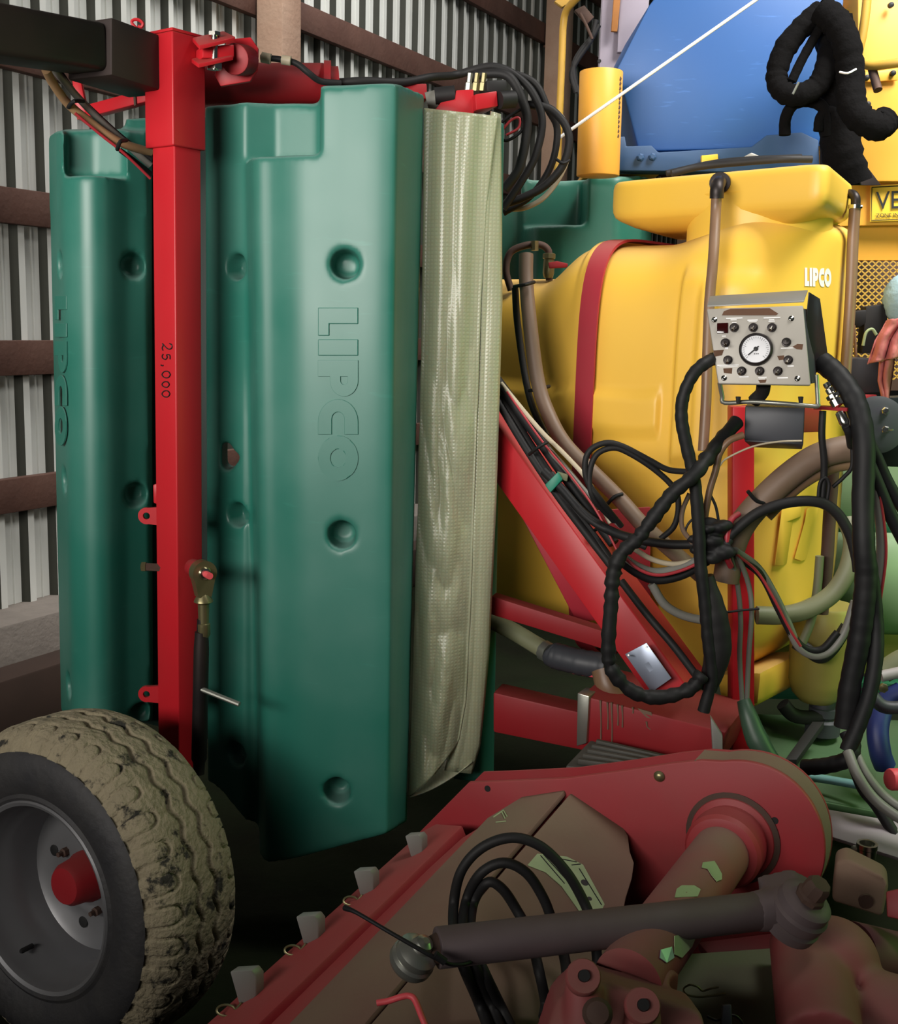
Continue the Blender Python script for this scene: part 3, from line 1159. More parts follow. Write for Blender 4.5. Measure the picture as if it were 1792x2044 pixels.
zb_, zt_ = at(1217, 432, 3.5).z, at(1217, 364, 3.5).z
cs = [FL, FR, BRv, BL]
lv = [(.62, zb_ - .045), (.80, zb_ - .03), (.93, zb_ - .012), (.975, zb_ - .002), (.995, zb_ + .012), (1, zb_ + .03), (1, zt_ - .02), (.99, zt_ - .006), (.97, zt_), (.9, zt_ + .003)]
MB().loft([rrect(cs, k_, z) for k_, z in lv]).build('lid', M['yellow'], tank, smooth=60)
# band round the tank
for s0, nm in ((-.272, 'steel_band'),):
    rows = []
    for j in range(161):
        th = -PI * .62 + PI * 1.24 * j / 160
        rows.append([tank_pt(s0 - .03, th, .012, False), tank_pt(s0 + .03, th, .012, False), tank_pt(s0 + .03, th, .019, False), tank_pt(s0 - .03, th, .019, False)])
    MB().grid(rows, cu=True, cap=True).build(nm, M['strap'], tank, smooth=30)
# white letters on the right shoulder
ls = letters()
pos = 0
for (polys, adv), w_ in zip(ls, (.8, .8, .8, .8, .8)):
    pp = [[((x + pos) * 40, y * 40) for x, y in p] for p in polys]

    def tw(x, y, h):
        u = x / 40 / 3.75
        return on_tank(1606 + 52 * u, 571 + 2 * u - 37 * (y / 40) + 0 * u, .002 + h)
    link('painted_letter', glyph(pp, tw, .001), M['white'], tank)
    pos += adv
# small moulded ribs low on the right end
for pts in ([(1560, 1010), (1590, 1012), (1592, 1035), (1575, 1040), (1562, 1130), (1545, 1130)], [(1610, 1015), (1626, 1010), (1622, 1040), (1600, 1120), (1585, 1115), (1606, 1040)]):
    w = [on_tank(x, y, .014) for x, y in pts]
    MB().prism(w, TW_ * .03).build('moulded_rib', M['yellow'], tank, bev=.004, seg=2)
MB().prism([on_tank(1650, 362, .0, 3.2) + V((0, 0, 0)) if False else at(x, y, Y) for x, y, Y in ((1653, 360, 3.075), (1662, 366, 3.14), (1663, 388, 3.14), (1654, 384, 3.075))], (.003, -.002, 0)).build('lid_sticker', M['label'], tank)
slab('sump', [(1425, 1345, 3.2), (1520, 1340, 3.1), (1512, 1410, 3.1), (1440, 1425, 3.2)], .25, M['yellow'], tank, bev=.02)
# vent pipes
vp = thing('vent_pipe', 'brown vent hose running down the front of the yellow tank', 'pipe', at(1400, 920, 3.0))
hose('hose', [(1430, 388, 3.13), (1428, 430, 3.13), (1423, 520, 3.08), (1416, 600, 3.06), (1412, 700, 3.04), (1409, 800, 3.02), (1403, 900, 3.0)], 10.5, M['pipe'], vp)
hose('elbow', [(1440, 362, 3.26), (1434, 366, 3.16), (1431, 376, 3.13), (1430, 396, 3.13)], 13, M['ironp'], vp)
MB().lathe(at(1438, 366, 3.22), (-.4, -1, 0), [(.012, 0), (.028, .004), (.028, .016), (.012, .02)], 20).build('flange', M['ironp'], vp)
MB().lathe(at(1430, 393, 3.13), (0, 0, 1), [(.014, 0), (.0175, .002), (.0175, .014), (.014, .016)], 16).build('clamp', M['rust'], vp)
vp = thing('vent_pipe', 'brown overflow hose on the right end of the tank lid', 'pipe', at(1690, 735, 3.3))
hose('hose', [(1706, 415, 3.3), (1702, 480, 3.3), (1697, 600, 3.3), (1686, 762, 3.3)], 11, M['pipe'], vp)
hose('elbow', [(1685, 389, 3.34), (1698, 387, 3.32), (1707, 395, 3.3), (1707, 418, 3.3)], 9, M['ironp'], vp)
MB().lathe(at(1706, 418, 3.3), (0, 0, 1), [(.013, 0), (.0185, .002), (.0185, .012), (.013, .014)], 16).build('clamp', M['chrome'], vp)
MB().cyl(at(1714, 412, 3.29), at(1720, 413, 3.29), .006, 8).build('clamp_screw', M['chrome'], vp)
# tap on the tank's left end
tp = thing('ball_valve', 'small grey ball valve with a red handle behind the tank', 'valve', at(1095, 560, 3.6))
hose('pipe', [(1020, 580, 3.6), (1010, 540, 3.6), (1018, 505, 3.6), (1045, 491, 3.6), (1075, 488, 3.6), (1092, 497, 3.6), (1096, 515, 3.6), (1096, 560, 3.6)], 7, M['rust'], tp)
MB().lathe(at(1096, 505, 3.6), (0, 0, -1), [(.012, 0), (.02, .003), (.02, .016), (.016, .018), (.018, .035), (.018, .06), (.014, .075)], 10).build('body', M['brass'], tp)
slab('handle', [(1094, 524, 3.56), (1112, 521, 3.56), (1134, 526, 3.56), (1132, 534, 3.56), (1096, 536, 3.56)], .008, M['redd'], tp)
MB().cyl(at(1067, 481, 3.58), at(1067, 500, 3.58), .012, 8).build('tee', M['brass'], tp)

# ------------------------------------------------------------------ red frame of the sprayer
fr = thing('sprayer_chassis', 'red steel frame with a sloping box beam below the yellow tank', 'frame', at(1250, 1500, 3.0))
a0, a1 = [(975, 820, 3.16), (990, 965, 3.16)], [(1396, 1402, 2.72), (1300, 1392, 2.72)]
w = [at(975, 824, 3.12), at(1372, 1372, 2.74), at(1300, 1398, 2.74), at(975, 942, 3.12)]
MB().prism(w, (.06, .085, .02)).build('sloping_beam', M['red'], fr, bev=.004)
slab('data_plate', [(1247, 1306, 2.765), (1290, 1283, 2.745), (1340, 1354, 2.72), (1300, 1382, 2.73)], .003, M['label'], fr, bev=.001)
for x, y in ((1254, 1308), (1289, 1291), (1330, 1353), (1301, 1374)):
    MB().cyl(at(x, y, 2.738), at(x, y, 2.75), .0025, 8).build('rivet', M['chrome'], fr)
slab('lower_rail', [(980, 1190, 3.08), (1210, 1262, 2.98), (1210, 1298, 2.98), (980, 1227, 3.08)], .05, M['redd'], fr)
slab('gusset', [(1040, 1030, 3.18), (1298, 1012, 3.18), (1298, 1236, 3.18), (1150, 1240, 3.18)], .012, M['strap'], fr)
slab('cross_tube', [(984, 1382, 3.03), (1170, 1425, 2.95), (1170, 1500, 2.95), (984, 1462, 3.03)], .09, M['redd'], fr, bev=.006)
slab('base_box', [(1160, 1388, 2.86), (1448, 1462, 2.76), (1436, 1500, 2.76), (1420, 1545, 2.76), (1160, 1490, 2.86)], (.10, .16, .03), M['redd'], fr, bev=.006)
dr = MB()
for x, y0, y1 in ((1198, 1398, 1475), (1212, 1402, 1456), (1220, 1402, 1490), (1232, 1406, 1448), (1241, 1408, 1452), (1262, 1412, 1424), (1290, 1440, 1462)):
    yy_ = 2.86 - .1 * (x - 1160) / 288 - .002
    dr.tube([at(x, y0, yy_), at(x + 1.5, (y0 + y1) / 2, yy_), at(x + (16 if x == 1290 else 1), y1, yy_ - .001)], [.003, .0018, .0022], 5)
dr.prism(A([(1272, 1414, 2.82), (1300, 1422, 2.81), (1303, 1436, 2.81), (1290, 1432, 2.812)]), (0, .004, 0))
dr.build('mud_drip', M['dusty'], fr)
slab('end_plate', [(1152, 1383, 2.86), (1176, 1390, 2.845), (1170, 1484, 2.845), (1150, 1490, 2.86)], .06, M['galv'], fr)
slab('bracket', [(1418, 1432, 2.74), (1442, 1470, 2.73), (1442, 1530, 2.73), (1424, 1530, 2.73)], .03, M['grey'], fr)
slab('upright', [(1462, 812, 2.92), (1506, 812, 2.92), (1506, 1500, 2.92), (1462, 1500, 2.92)], .06, M['red'], fr, bev=.004)
slab('top_arm', [(1500, 810, 2.93), (1640, 810, 3.0), (1640, 862, 3.0), (1500, 868, 2.93)], .05, M['redd'], fr)
slab('handle_lever', [(1130, 1332, 3.0), (1198, 1342, 2.95), (1198, 1356, 2.95), (1142, 1346, 3.0)], .02, M['coral'], fr)
st = thing('foot_grate', 'grey ribbed footplate step beneath the red frame', 'step', at(1240, 1560, 2.75))
sp = [(1178, 1476, 2.80), (1356, 1520, 2.70), (1330, 1552, 2.60), (1128, 1528, 2.68)]
slab('plate', sp, (0, 0, -.02), M['grate'], st, bev=.006)
c4 = A(sp)
for i in range(5):
    u = .12 + .19 * i
    p, q = c4[0].lerp(c4[3], u), c4[1].lerp(c4[2], u)
    MB().beam(p.lerp(q, .1) + V((0, 0, .007)), p.lerp(q, .92) + V((0, 0, .007)), .014, .014).build('tread_rib', M['grate'], st, bev=.003)

# ------------------------------------------------------------------ control box
cb = thing('control_box', 'grey control box with a round gauge and toggle switches', 'control box', at(1530, 800, 2.7))
pTL, pTR, pBL, pBR = at(1410, 616, 2.72), at(1603, 609, 2.66), at(1433, 766, 2.665), at(1618, 769, 2.605)
px_, pv_ = (pTR - pTL), (pBL - pTL)
pn = px_.cross(pv_).normalized()
if pn.dot(CAM - pTL) < 0:
    pn = -pn


def pf(u, v, h=0):
    return pTL.lerp(pTR, u).lerp(pBL.lerp(pBR, u), v) + pn * h


def uv(cx, cy):
    """position on the plate of a point given in pixels"""
    x, y = 1360 + cx / 4.088, 400 + cy / 4.088
    d = at(x, y, 1) - CAM
    t = (pTL - CAM).dot(pn) / d.dot(pn)
    return CAM + d * t


MB().prism([pf(0, 0), pf(1, 0), pf(1, 1), pf(0, 1)], -pn * .012).build('face_plate', M['plate'], cb, bev=.004)
MB().prism([pf(.02, .02, -.01), pf(.98, .02, -.01), pf(.98, .98, -.01), pf(.02, .98, -.01)], V((.05, .10, .0))).build('housing', M['dkgrey'], cb, bev=.004)
hp = [at(1418, 596, 2.78), at(1610, 583, 2.72), at(1632, 596, 2.80), at(1650, 712, 2.80), at(1622, 756, 2.70), at(1606, 640, 2.68), at(1602, 604, 2.67), at(1412, 612, 2.73)]
MB().prism([at(1416, 594, 2.79), at(1612, 582, 2.73), at(1604, 604, 2.668), at(1411, 613, 2.725)], (0, 0, .004)).build('hood', M['grey'], cb, bev=.0015)
MB().prism([at(1613, 583, 2.73), at(1634, 596, 2.82), at(1650, 710, 2.82), at(1622, 752, 2.72), at(1608, 640, 2.70)], (.003, .0, 0)).build('side_flap', M['ironp'], cb, bev=.001)
gc = uv(607, 1222)
MB().lathe(gc - pn * .004, pn, [(.030, 0), (.0375, .002), (.0375, .016), (.034, .020), (.0315, .016), (.0315, .012)], 40).build('gauge_bezel', M['ironp'], cb)
MB().lathe(gc + pn * .004, pn, [(.032, 0), (.032, .006)], 40).build('gauge_dial', M['dial'], cb)
gx = px_.normalized()
gy = pn.cross(gx)
ticks = MB()
for i in range(27):
    a = math.radians(-45 + 270 * i / 26)
    d = gx * math.cos(a) + gy * math.sin(a)
    r0 = .025 if i % 5 else .0225
    ticks.beam(gc + pn * .0102 + d * r0, gc + pn * .0102 + d * .029, .0007, .0006, pn)
for dx in (-.004, 0, .004):
    ticks.beam(gc + pn * .0102 - gy * .011 + gx * dx, gc + pn * .0102 - gy * .011 + gx * (dx + .0025), .002, .0006, pn)
ticks.build('dial_ticks', M['ink'], cb, bev=0)
MB().beam(gc + pn * .012 + gx * .006 + gy * .006, gc + pn * .012 - gx * .017 - gy * .014, .0026, .0012, pn).build('needle', M['ink'], cb)
MB().lathe(gc + pn * .010, pn, [(.005, 0), (.005, .004), (.002, .005)], 14).build('needle_cap', M['ink'], cb)
for cx, cy, tx, ty in ((430, 1040, -.2, -1), (585, 1040, -.2, -1), (737, 1040, -.3, -1), (357, 1165, .2, -1), (378, 1305, 0, -1), (490, 1395, -.3, -1), (637, 1395, -.2, -1), (785, 1395, -.2, -1), (870, 1305, -.3, -1), (855, 1160, 0, .1)):
    c = uv(cx, cy)
    sw = MB().lathe(c, pn, [(.0105, 0), (.0105, .004), (.0075, .005), (.0075, .013), (.005, .0135)], 18).build('toggle_switch', M['ironp'], cb)
    MB().cyl(c + pn * .012, c + pn * .026 + (gx * tx + gy * ty) * .012, .0022, 8, .0034).build('lever', M['chrome'], sw)
for cx, cy in ((268, 975), (895, 965), (347, 1450), (945, 1455)):
    c = uv(cx, cy)
    MB().lathe(c, pn, [(.0065, 0), (.0065, .0015), (.0045, .003), (.003, .002)], 14).build('screw', M['chrome'], cb)
c = uv(335, 1045)
MB().box(c + pn * .002, (.025, .024, .005), (gx, gy, pn)).build('display', M['glass'], cb, bev=.001)
for cx, cy, a, b in ((430, 962, 32, 1.6), (425, 975, 12, 1.6), (430, 998, 9, 1.6), (580, 978, 20, 1.8), (580, 990, 16, 1.2), (738, 958, 32, 1.8), (735, 975, 10, 1.6), (735, 987, 12, 1.6), (346, 1108, 8, 2), (862, 1206, 24, 1.5), (380, 1345, 42, 1.8), (385, 1357, 36, 1.2),
                     (510, 1440, 18, 2.5), (660, 1445, 16, 2), (825, 1448, 20, 2.5), (890, 1352, 12, 2.5), (368, 1206, 6, 4), (655, 1458, 12, 1.5)):
    MB().box(uv(cx, cy) + pn * .0006, (a * .00115, b * .0012, .0008), (gx, gy, pn)).build('print_line', M['white'], cb)
for poly in ([(345, 905), (400, 885), (720, 880), (790, 925), (770, 938), (330, 938)], [(258, 1225), (345, 1220), (330, 1265), (270, 1275)], [(905, 1195), (945, 1172), (993, 1175), (985, 1220), (940, 1215)], [(780, 1270), (838, 1265), (835, 1300), (795, 1305)],
             [(340, 1372), (415, 1368), (410, 1415), (345, 1408)], [(625, 1465), (695, 1462), (685, 1488), (640, 1490)]):
    MB().prism([uv(x, y) + pn * .0002 for x, y in poly], pn * .0007).build('tape_residue', M['stain'], cb)
hose('bracket_bar', [(1436, 764, 2.68), (1441, 790, 2.69), (1446, 804, 2.69), (1500, 802, 2.68), (1570, 806, 2.66), (1628, 811, 2.65), (1632, 805, 2.65), (1631, 780, 2.65), (1629, 748, 2.65)], 4.5, M['galv'], cb, k=4)
for x in (1475, 1600):
    slab('clip', [(x - 5, 792, 2.66), (x + 4, 792, 2.66), (x + 2, 806, 2.66), (x - 3, 806, 2.66)], .012, M['black'], cb, bev=.001)
hose('cable_gland', [(1524, 768, 2.70), (1520, 785, 2.72), (1505, 800, 2.74)], 14, M['black'], cb)
jb = thing('junction_box', 'plain dark grey junction box under the control box', 'box', at(1545, 890, 2.8))
slab('body', [(1487, 810, 2.78), (1606, 814, 2.74), (1603, 886, 2.74), (1485, 880, 2.78)], .09, M['dkgrey'], jb, bev=.004)
slab('flap', [(1486, 881, 2.775), (1603, 887, 2.735), (1600, 897, 2.78), (1500, 893, 2.82)], .006, M['dkgrey'], jb, bev=.001)
# ------------------------------------------------------------------ things at the back
hop = thing('blue_hopper', 'large blue steel hopper with a clipped corner on a dark blue rail', 'hopper', at(1420, 340, 4.5))
slab('body', [(1231, 138, 4.45), (1296, 10, 4.42), (1350, -60, 4.42), (1690, -60, 4.35), (1656, 292, 4.36), (1275, 302, 4.45)], (0, .6, 0), M['blue'], hop, bev=.008)
for x, y in ((1296, 122), (1333, 121)):
    MB().lathe(at(x, y, 4.44), (0, -1, 0), [(.006, -.01), (.006, .004), (.003, .006)], 10).build('rivet', M['white'], hop)
slab('base_rail', [(1206, 340, 4.38), (1208, 312, 4.38), (1222, 275, 4.38), (1247, 272, 4.38), (1250, 292, 4.38), (1300, 290, 4.37), (1314, 304, 4.37), (1500, 293, 4.34), (1530, 270, 4.34), (1600, 264, 4.33), (1634, 280, 4.33), (1636, 345, 4.33)], .12, M['bluer'], hop, bev=.004)
for x, y in ((1278, 314), (1302, 313), (1540, 298), (1572, 296)):
    MB().lathe(at(x, y, 4.36), (0, -1, 0), [(.014, -.01), (.014, .006), (.008, .010)], 6).build('bolt', M['bluer'], hop)
slab('lug', [(1400, 310, 4.33), (1433, 307, 4.33), (1434, 330, 4.33), (1400, 333, 4.33)], .02, M['sign'], hop)
slab('chute', [(1635, 280, 4.33), (1690, 330, 4.2), (1720, 370, 4.2), (1690, 370, 4.2), (1636, 345, 4.33)], .1, M['ironp'], hop)
my = thing('yellow_machine', 'yellow road machine with panels and a mesh grille at far right', 'machine', at(1740, 760, 4.7))
slab('upper_panel', [(1712, -30, 4.5), (1850, -30, 4.5), (1850, 362, 4.5), (1712, 362, 4.5)], .5, M['orange'], my, bev=.006)
slab('middle_panel', [(1600, 362, 4.62), (1850, 362, 4.62), (1850, 520, 4.62), (1600, 520, 4.62)], .06, M['orange'], my, bev=.004)
slab('rail_panel', [(1640, 364, 4.58), (1850, 362, 4.56), (1850, 448, 4.56), (1640, 452, 4.58)], .03, M['orange'], my, bev=.003)
slab('ledge', [(1165, 344, 4.6), (1330, 328, 4.56), (1330, 339, 4.56), (1165, 353, 4.6)], (0, .3, 0), M['orange'], my, bev=.004)
slab('hinge_bracket', [(1722, 145, 4.48), (1792, 137, 4.48), (1792, 160, 4.48), (1722, 164, 4.48)], .012, M['orange'], my)
for x, y in ((1730, 155), (1782, 146), (1778, 10), (1732, 208)):
    MB().lathe(at(x, y, 4.47), (0, -1, 0), [(.010, -.01), (.010, .006), (.005, .009)], 10).build('bolt', M['ink'], my)
slab('dark_gap', [(1590, 520, 4.9), (1850, 520, 4.9), (1850, 780, 4.9), (1590, 780, 4.9)], .03, M['rust'], my)
gr = MB()
for r in range(36):
    y0 = 521 + r * 6.6
    ph = 0
    pts = []
    for i in range(32):
        pts.append(at(1600 + i * 7, y0 + (5.6 if (i + r) % 2 else 0) * 1.0, 4.60))
    for a, b in zip(pts[:-1], pts[1:]):
        gr.beam(a, b, .005, .0036, (0, -1, 0))
o = gr.build('mesh_grille', M['orangep'], my, smooth=0)
o['kind'] = 'stuff'
hose('handrail', [(1733, -40, 4.35), (1728, 20, 4.35), (1721, 70, 4.35), (1714, 105, 4.35), (1722, 125, 4.33), (1745, 131, 4.3), (1800, 124, 4.25), (1850, 118, 4.25)], 8.5, M['orangep'], my)
MB().cyl(at(1738, 128, 4.33), at(1752, 180, 4.28), .016, 12).build('lever', M['rust'], my)
sg = thing('warning_sign', 'yellow warning plate with black letters VE at far right', 'sign', at(1770, 445, 4.54))
slab('plate', [(1737, 371, 4.548), (1880, 362, 4.535), (1880, 438, 4.535), (1736, 443, 4.548)], .006, M['sign'], sg, bev=.001)
hose('border', [(1740, 374, 4.544), (1876, 366, 4.531)], 1, M['ink'], sg, k=1)
hose('border', [(1740, 374, 4.544), (1739, 440, 4.544), (1876, 435, 4.531)], .8, M['ink'], sg, k=1)
link('large_lettering', text_mesh('VE', 1, lambda x, y, h: at(1748 + x * 46, 418 - y * 51 - x * 2.4, 4.542 - .004 * x - h), .002), M['ink'], sg)
link('small_lettering', text_mesh('ZONE IND', 1, lambda x, y, h: at(1748 + x * 11.3, 434 - y * 11 - x * .4, 4.542 - .001 * x - h), .0015), M['ink'], sg)
yc = thing('yellow_cylinder', 'yellow steel cylinder standing left of the blue hopper', 'cylinder', at(1195, 350, 4.35))
MB().cyl(at(1193, 352, 4.25), at(1200, 143, 4.25), .076, 40).build('body', M['orange'], yc, bev=.004)
for i in range(13):
    c = at(1234 - .4 * i, 158 + i * 9.5, 4.21)
    MB().lathe(c, (0, -1, .2), [(.008, 0), (.011, .004), (.008, .008)], 8).build('chain_link', M['rust'], yc)
ma = thing('grey_mast', 'grey steel mast rising behind the yellow cylinder', 'mast', at(1200, 300, 4.6))
slab('channel', [(1186, 340, 5.2), (1204, -40, 5.2), (1252, -40, 5.2), (1238, 340, 5.2)], .05, M['mast'], ma, bev=.003)
slab('side_flange', [(1232, 104, 5.16), (1238, -40, 5.16), (1300, -40, 5.16), (1290, 60, 5.16), (1246, 104, 5.16)], .03, M['mast'], ma, bev=.003)
slab('wooden_strip', [(1220, 62, 5.14), (1228, -40, 5.14), (1242, -40, 5.14), (1232, 63, 5.14)], .02, M['wood'], ma, bev=.002)
MB().lathe(at(1196, 122, 5.2), (0, -1, 0), [(.008, -.01), (.008, .004)], 8).build('bolt', M['ink'], ma)
slab('dark_strut', [(1240, 292, 5.1), (1246, 190, 5.1), (1282, 292, 5.1)], .05, M['ironp'], ma)
hr = thing('yellow_handrail', 'tall yellow bent pipe handrail near the wooden post', 'handrail', at(1112, 330, 4.7))
hose('pipe', [(1112, 340, 4.7), (1118, 200, 4.7), (1122, 100, 4.7), (1124, 50, 4.7), (1130, 22, 4.68), (1146, 2, 4.62), (1175, -25, 4.5)], 7, M['orangep'], hr)
tr = thing('rocker_bracket', 'small yellow and rusty lever bracket above the handrail', 'bracket', at(1160, 80, 4.75))
slab('plate', [(1106, 2, 4.75), (1126, -8, 4.75), (1148, -2, 4.75), (1122, 14, 4.75)], .03, M['orangep'], tr)
slab('arm', [(1146, 20, 4.75), (1166, 10, 4.75), (1186, 34, 4.75), (1172, 48, 4.75)], .03, M['rust'], tr)
hose('link', [(1158, 26, 4.72), (1170, 50, 4.72), (1182, 78, 4.72)], 3, M['rust'], tr)
for i, pts in enumerate(([(1190, 40, 4.75), (1180, 75, 4.75), (1160, 100, 4.75), (1145, 130, 4.75), (1148, 165, 4.75), (1160, 195, 4.75)], [(1195, 50, 4.75), (1176, 85, 4.75), (1152, 120, 4.75), (1140, 150, 4.75), (1150, 185, 4.75)])):
    hose('black_hose', pts, 5, M['black'], None, label=('black hose loop hanging beside the yellow handrail', 'thinner inner black hose beside the handrail')[i])
rd = MB().cyl(at(1112, 278, 3.75), at(1520, -8, 3.75), .0052, 8).build('white_rod', M['white'])
tag(rd, 'thin white rod leaning across the blue hopper', 'rod')
# black fabric sleeved hoses
fs = [([(1640, 20, 4.1), (1600, 55, 4.1), (1565, 100, 4.1), (1550, 150, 4.1), (1560, 180, 4.08), (1590, 190, 4.05), (1630, 172, 4.05), (1650, 130, 4.05), (1655, 80, 4.1), (1648, 35, 4.12)], 21, 'thick black fabric sleeved hose looped in front of blue hopper', .10),
      ([(1640, 20, 4.05), (1668, 45, 4.02), (1690, 90, 4.0), (1697, 150, 4.0), (1700, 210, 3.98), (1722, 240, 3.96), (1752, 252, 3.96), (1768, 240, 3.98)], 27, 'black fabric hose with a bent free end against yellow panel', .09),
      ([(1660, 40, 4.15), (1672, 120, 4.15), (1672, 220, 4.15), (1680, 300, 4.15), (1700, 370, 4.15)], 38, 'wide black fabric sleeve hanging behind the bent hose', .08),
      ([(1566, 270, 4.12), (1568, 235, 4.12), (1585, 208, 4.1), (1620, 203, 4.1), (1645, 220, 4.1), (1650, 270, 4.12)], 11, 'short black hose arch above the blue rail', .05),
      ([(1632, 262, 4.1), (1636, 235, 4.1), (1650, 222, 4.1), (1664, 228, 4.1), (1668, 290, 4.12)], 9, 'smaller black hose arch beside the fabric sleeves', .05),
      ([(1580, 162, 4.06), (1600, 120, 4.06), (1625, 75, 4.06), (1640, 50, 4.06)], 9, 'black hose strand crossing inside the fabric loop', .05),
      ([(1640, 0, 4.1), (1690, 40, 4.1), (1708, 90, 4.1)], 5, 'black strap above the fabric hoses', .02)]
for pts, r, lb, wr in fs:
    hose('fabric_hose', pts, r, M['cloth'], None, n=14, wrinkle=wr, label=lb)
tie = thing('cable_tie', 'white cable tie round the bent black fabric hose', 'cable tie', at(1690, 145, 3.9))
hose('band', [(1676, 144, 3.93), (1692, 146, 3.90), (1708, 138, 3.93)], 2, M['white'], tie, k=3)
tg2 = MB().cyl(at(1582, 188, 3.95), at(1594, 164, 3.95), .004, 8).build('zip_pull', M['galv'])
tag(tg2, 'small metal zip pull on the looped fabric hose', 'zip pull')
bb = thing('green_box', 'green and cream slatted box at top behind fabric hoses', 'box', at(1690, 80, 4.7))
slab('lid', [(1655, 15, 4.6), (1706, 18, 4.6), (1706, 34, 4.6), (1655, 24, 4.6)], .2, M['sign'], bb)
for i in range(3):
    slab('slat', [(1660, 30 + i * 16, 4.62), (1706, 38 + i * 16, 4.62), (1706, 48 + i * 16, 4.62), (1660, 38 + i * 16, 4.62)], .15, M['dgreen'], bb)
mt = thing('coiled_mat', 'black rubber hose lying flat on the yellow tank lid', 'hose', at(1480, 322, 3.6))
hose('strand', [(1340, 346, 3.5), (1400, 332, 3.5), (1480, 324, 3.45), (1560, 318, 3.4), (1620, 318, 3.4)], 7, M['black'], mt)
hose('strand', [(1330, 346, 3.55), (1420, 326, 3.55), (1500, 318, 3.5), (1600, 314, 3.45)], 6, M['black'], mt)
slab('rag', [(1482, 314, 3.6), (1500, 304, 3.6), (1514, 310, 3.6), (1530, 316, 3.6)], .03, M['grey'], mt)

# ------------------------------------------------------------------ rags, boxes and fittings on the right
rg = thing('pink_rag', 'pink cloth rag hanging below the pale blue bundle', 'rag', at(1760, 790, 3.3))


def drape(name, left, right, Y, m, parent, folds=4, amp=.018, seed=0):
    rows = []
    for j in range(34):
        t = j / 33
        row = []
        xl, yl = lerp2(left, t)
        xr, yr = lerp2(right, t)
        for i in range(30):
            u = i / 29
            d = amp * math.sin(u * folds * 2 * PI + seed + 2 * noise.noise(V((u, t * 2, seed)))) + .01 * noise.noise(V((u * 4, t * 4, seed + 3)))
            row.append(at(xl + (xr - xl) * u, yl + (yr - yl) * u, Y + d - .02 * math.sin(PI * u)))
        rows.append(row)
    o = MB().grid(rows).build(name, m, parent, smooth=0, fix=False)
    o.data.shade_smooth()
    md = o.modifiers.new('t', 'SOLIDIFY')
    md.thickness = .004
    return o


def lerp2(tab, t):
    k = t * (len(tab) - 1)
    i = min(int(k), len(tab) - 2)
    f = k - i
    return (tab[i][0] + (tab[i + 1][0] - tab[i][0]) * f, tab[i][1] + (tab[i + 1][1] - tab[i][1]) * f)


drape('upper_fold', [(1768, 640), (1760, 655), (1745, 680), (1730, 727)], [(1840, 625), (1840, 650), (1830, 680), (1825, 706)], 3.30, M['pink'], rg, 3, .02, 1)
drape('tail', [(1752, 690), (1757, 720), (1754, 760), (1764, 806)], [(1785, 690), (1782, 730), (1776, 770), (1770, 806)], 3.34, M['pink'], rg, 1.5, .012, 4)
cu = thing('pale_blue_bundle', 'pale blue fuzzy bundle at right edge above the pink rag', 'bundle', at(1800, 650, 3.5))
mb = MB()
rows = []
for i in range(25):
    t = PI * i / 24
    rows.append([at(1822, 598, 3.5) + V((.088 * math.sin(t) * math.cos(2 * PI * k / 32), .07 * math.sin(t) * math.sin(2 * PI * k / 32), .088 * math.cos(t))) * (1 + .05 * noise.noise(V((i * .7, math.cos(k * .2) * 3, math.sin(k * .2) * 3)))) for k in range(32)])
mb.grid(rows, cu=True).build('bundle', M['bluec'], cu, smooth=60)
bx = thing('black_case', 'black plastic case below the mesh grille', 'case', at(1730, 800, 3.45))
slab('body', [(1694, 714, 3.42), (1760, 716, 3.42), (1770, 784, 3.42), (1708, 786, 3.42), (1688, 770, 3.42)], .16, M['dkgrey'], bx, bev=.006)
slab('back_panel', [(1728, 612, 3.5), (1770, 606, 3.5), (1775, 700, 3.5), (1720, 706, 3.5)], .05, M['black'], bx, bev=.004)
slab('side_tab', [(1702, 622, 3.5), (1730, 618, 3.5), (1730, 645, 3.5), (1714, 655, 3.5), (1700, 648, 3.5)], .04, M['black'], bx, bev=.004)
slab('red_latch', [(1722, 788, 3.40), (1750, 788, 3.40), (1750, 800, 3.40), (1721, 799, 3.40)], .03, M['coral'], bx, bev=.002)
hose('green_wire', [(1722, 690, 3.4), (1728, 665, 3.4), (1740, 657, 3.4), (1749, 668, 3.4)], 3, M['sticker'], bx)
hose('thin_pipe', [(1704, 650, 3.45), (1706, 680, 3.45), (1708, 712, 3.45)], 3, M['pipe'], bx)
dc = thing('black_flange', 'round black flange with bright bolts at right edge', 'flange', at(1750, 880, 3.1))
MB().lathe(at(1750, 848, 3.12), (-.1, -1, .1), [(.02, -.05), (.075, -.045), (.078, 0), (.06, .006), (.01, .008)], 36).build('disc', M['dkgrey'], dc)
for x, y in ((1726, 820), (1766, 820), (1766, 858), (1722, 862)):
    MB().lathe(at(x, y, 3.115), (-.1, -1, .1), [(.011, -.005), (.011, .006), (.007, .010), (.006, .016)], 6).build('bolt', M['chrome'], dc)
MB().beam(at(1764, 862, 3.09), at(1782, 858, 3.05), .003, .003).build('split_pin', M['chrome'], dc)
hc = thing('hydraulic_coupler', 'bright plated hydraulic coupler on a red bracket', 'coupler', at(1680, 840, 2.85))
d0, d1 = at(1648, 764, 2.70), at(1674, 812, 2.68)
ax_ = (d1 - d0)
Lc = ax_.length
MB().lathe(d0, ax_, [(.005, 0), (.0085, .001), (.0085, .16 * Lc), (.007, .2 * Lc), (.010, .25 * Lc), (.010, .42 * Lc), (.008, .44 * Lc), (.016, .5 * Lc), (.016, .62 * Lc), (.011, .66 * Lc), (.0145, .7 * Lc), (.0145, .95 * Lc), (.006, Lc)], 12).build('body', M['chrome'], hc, smooth=25)
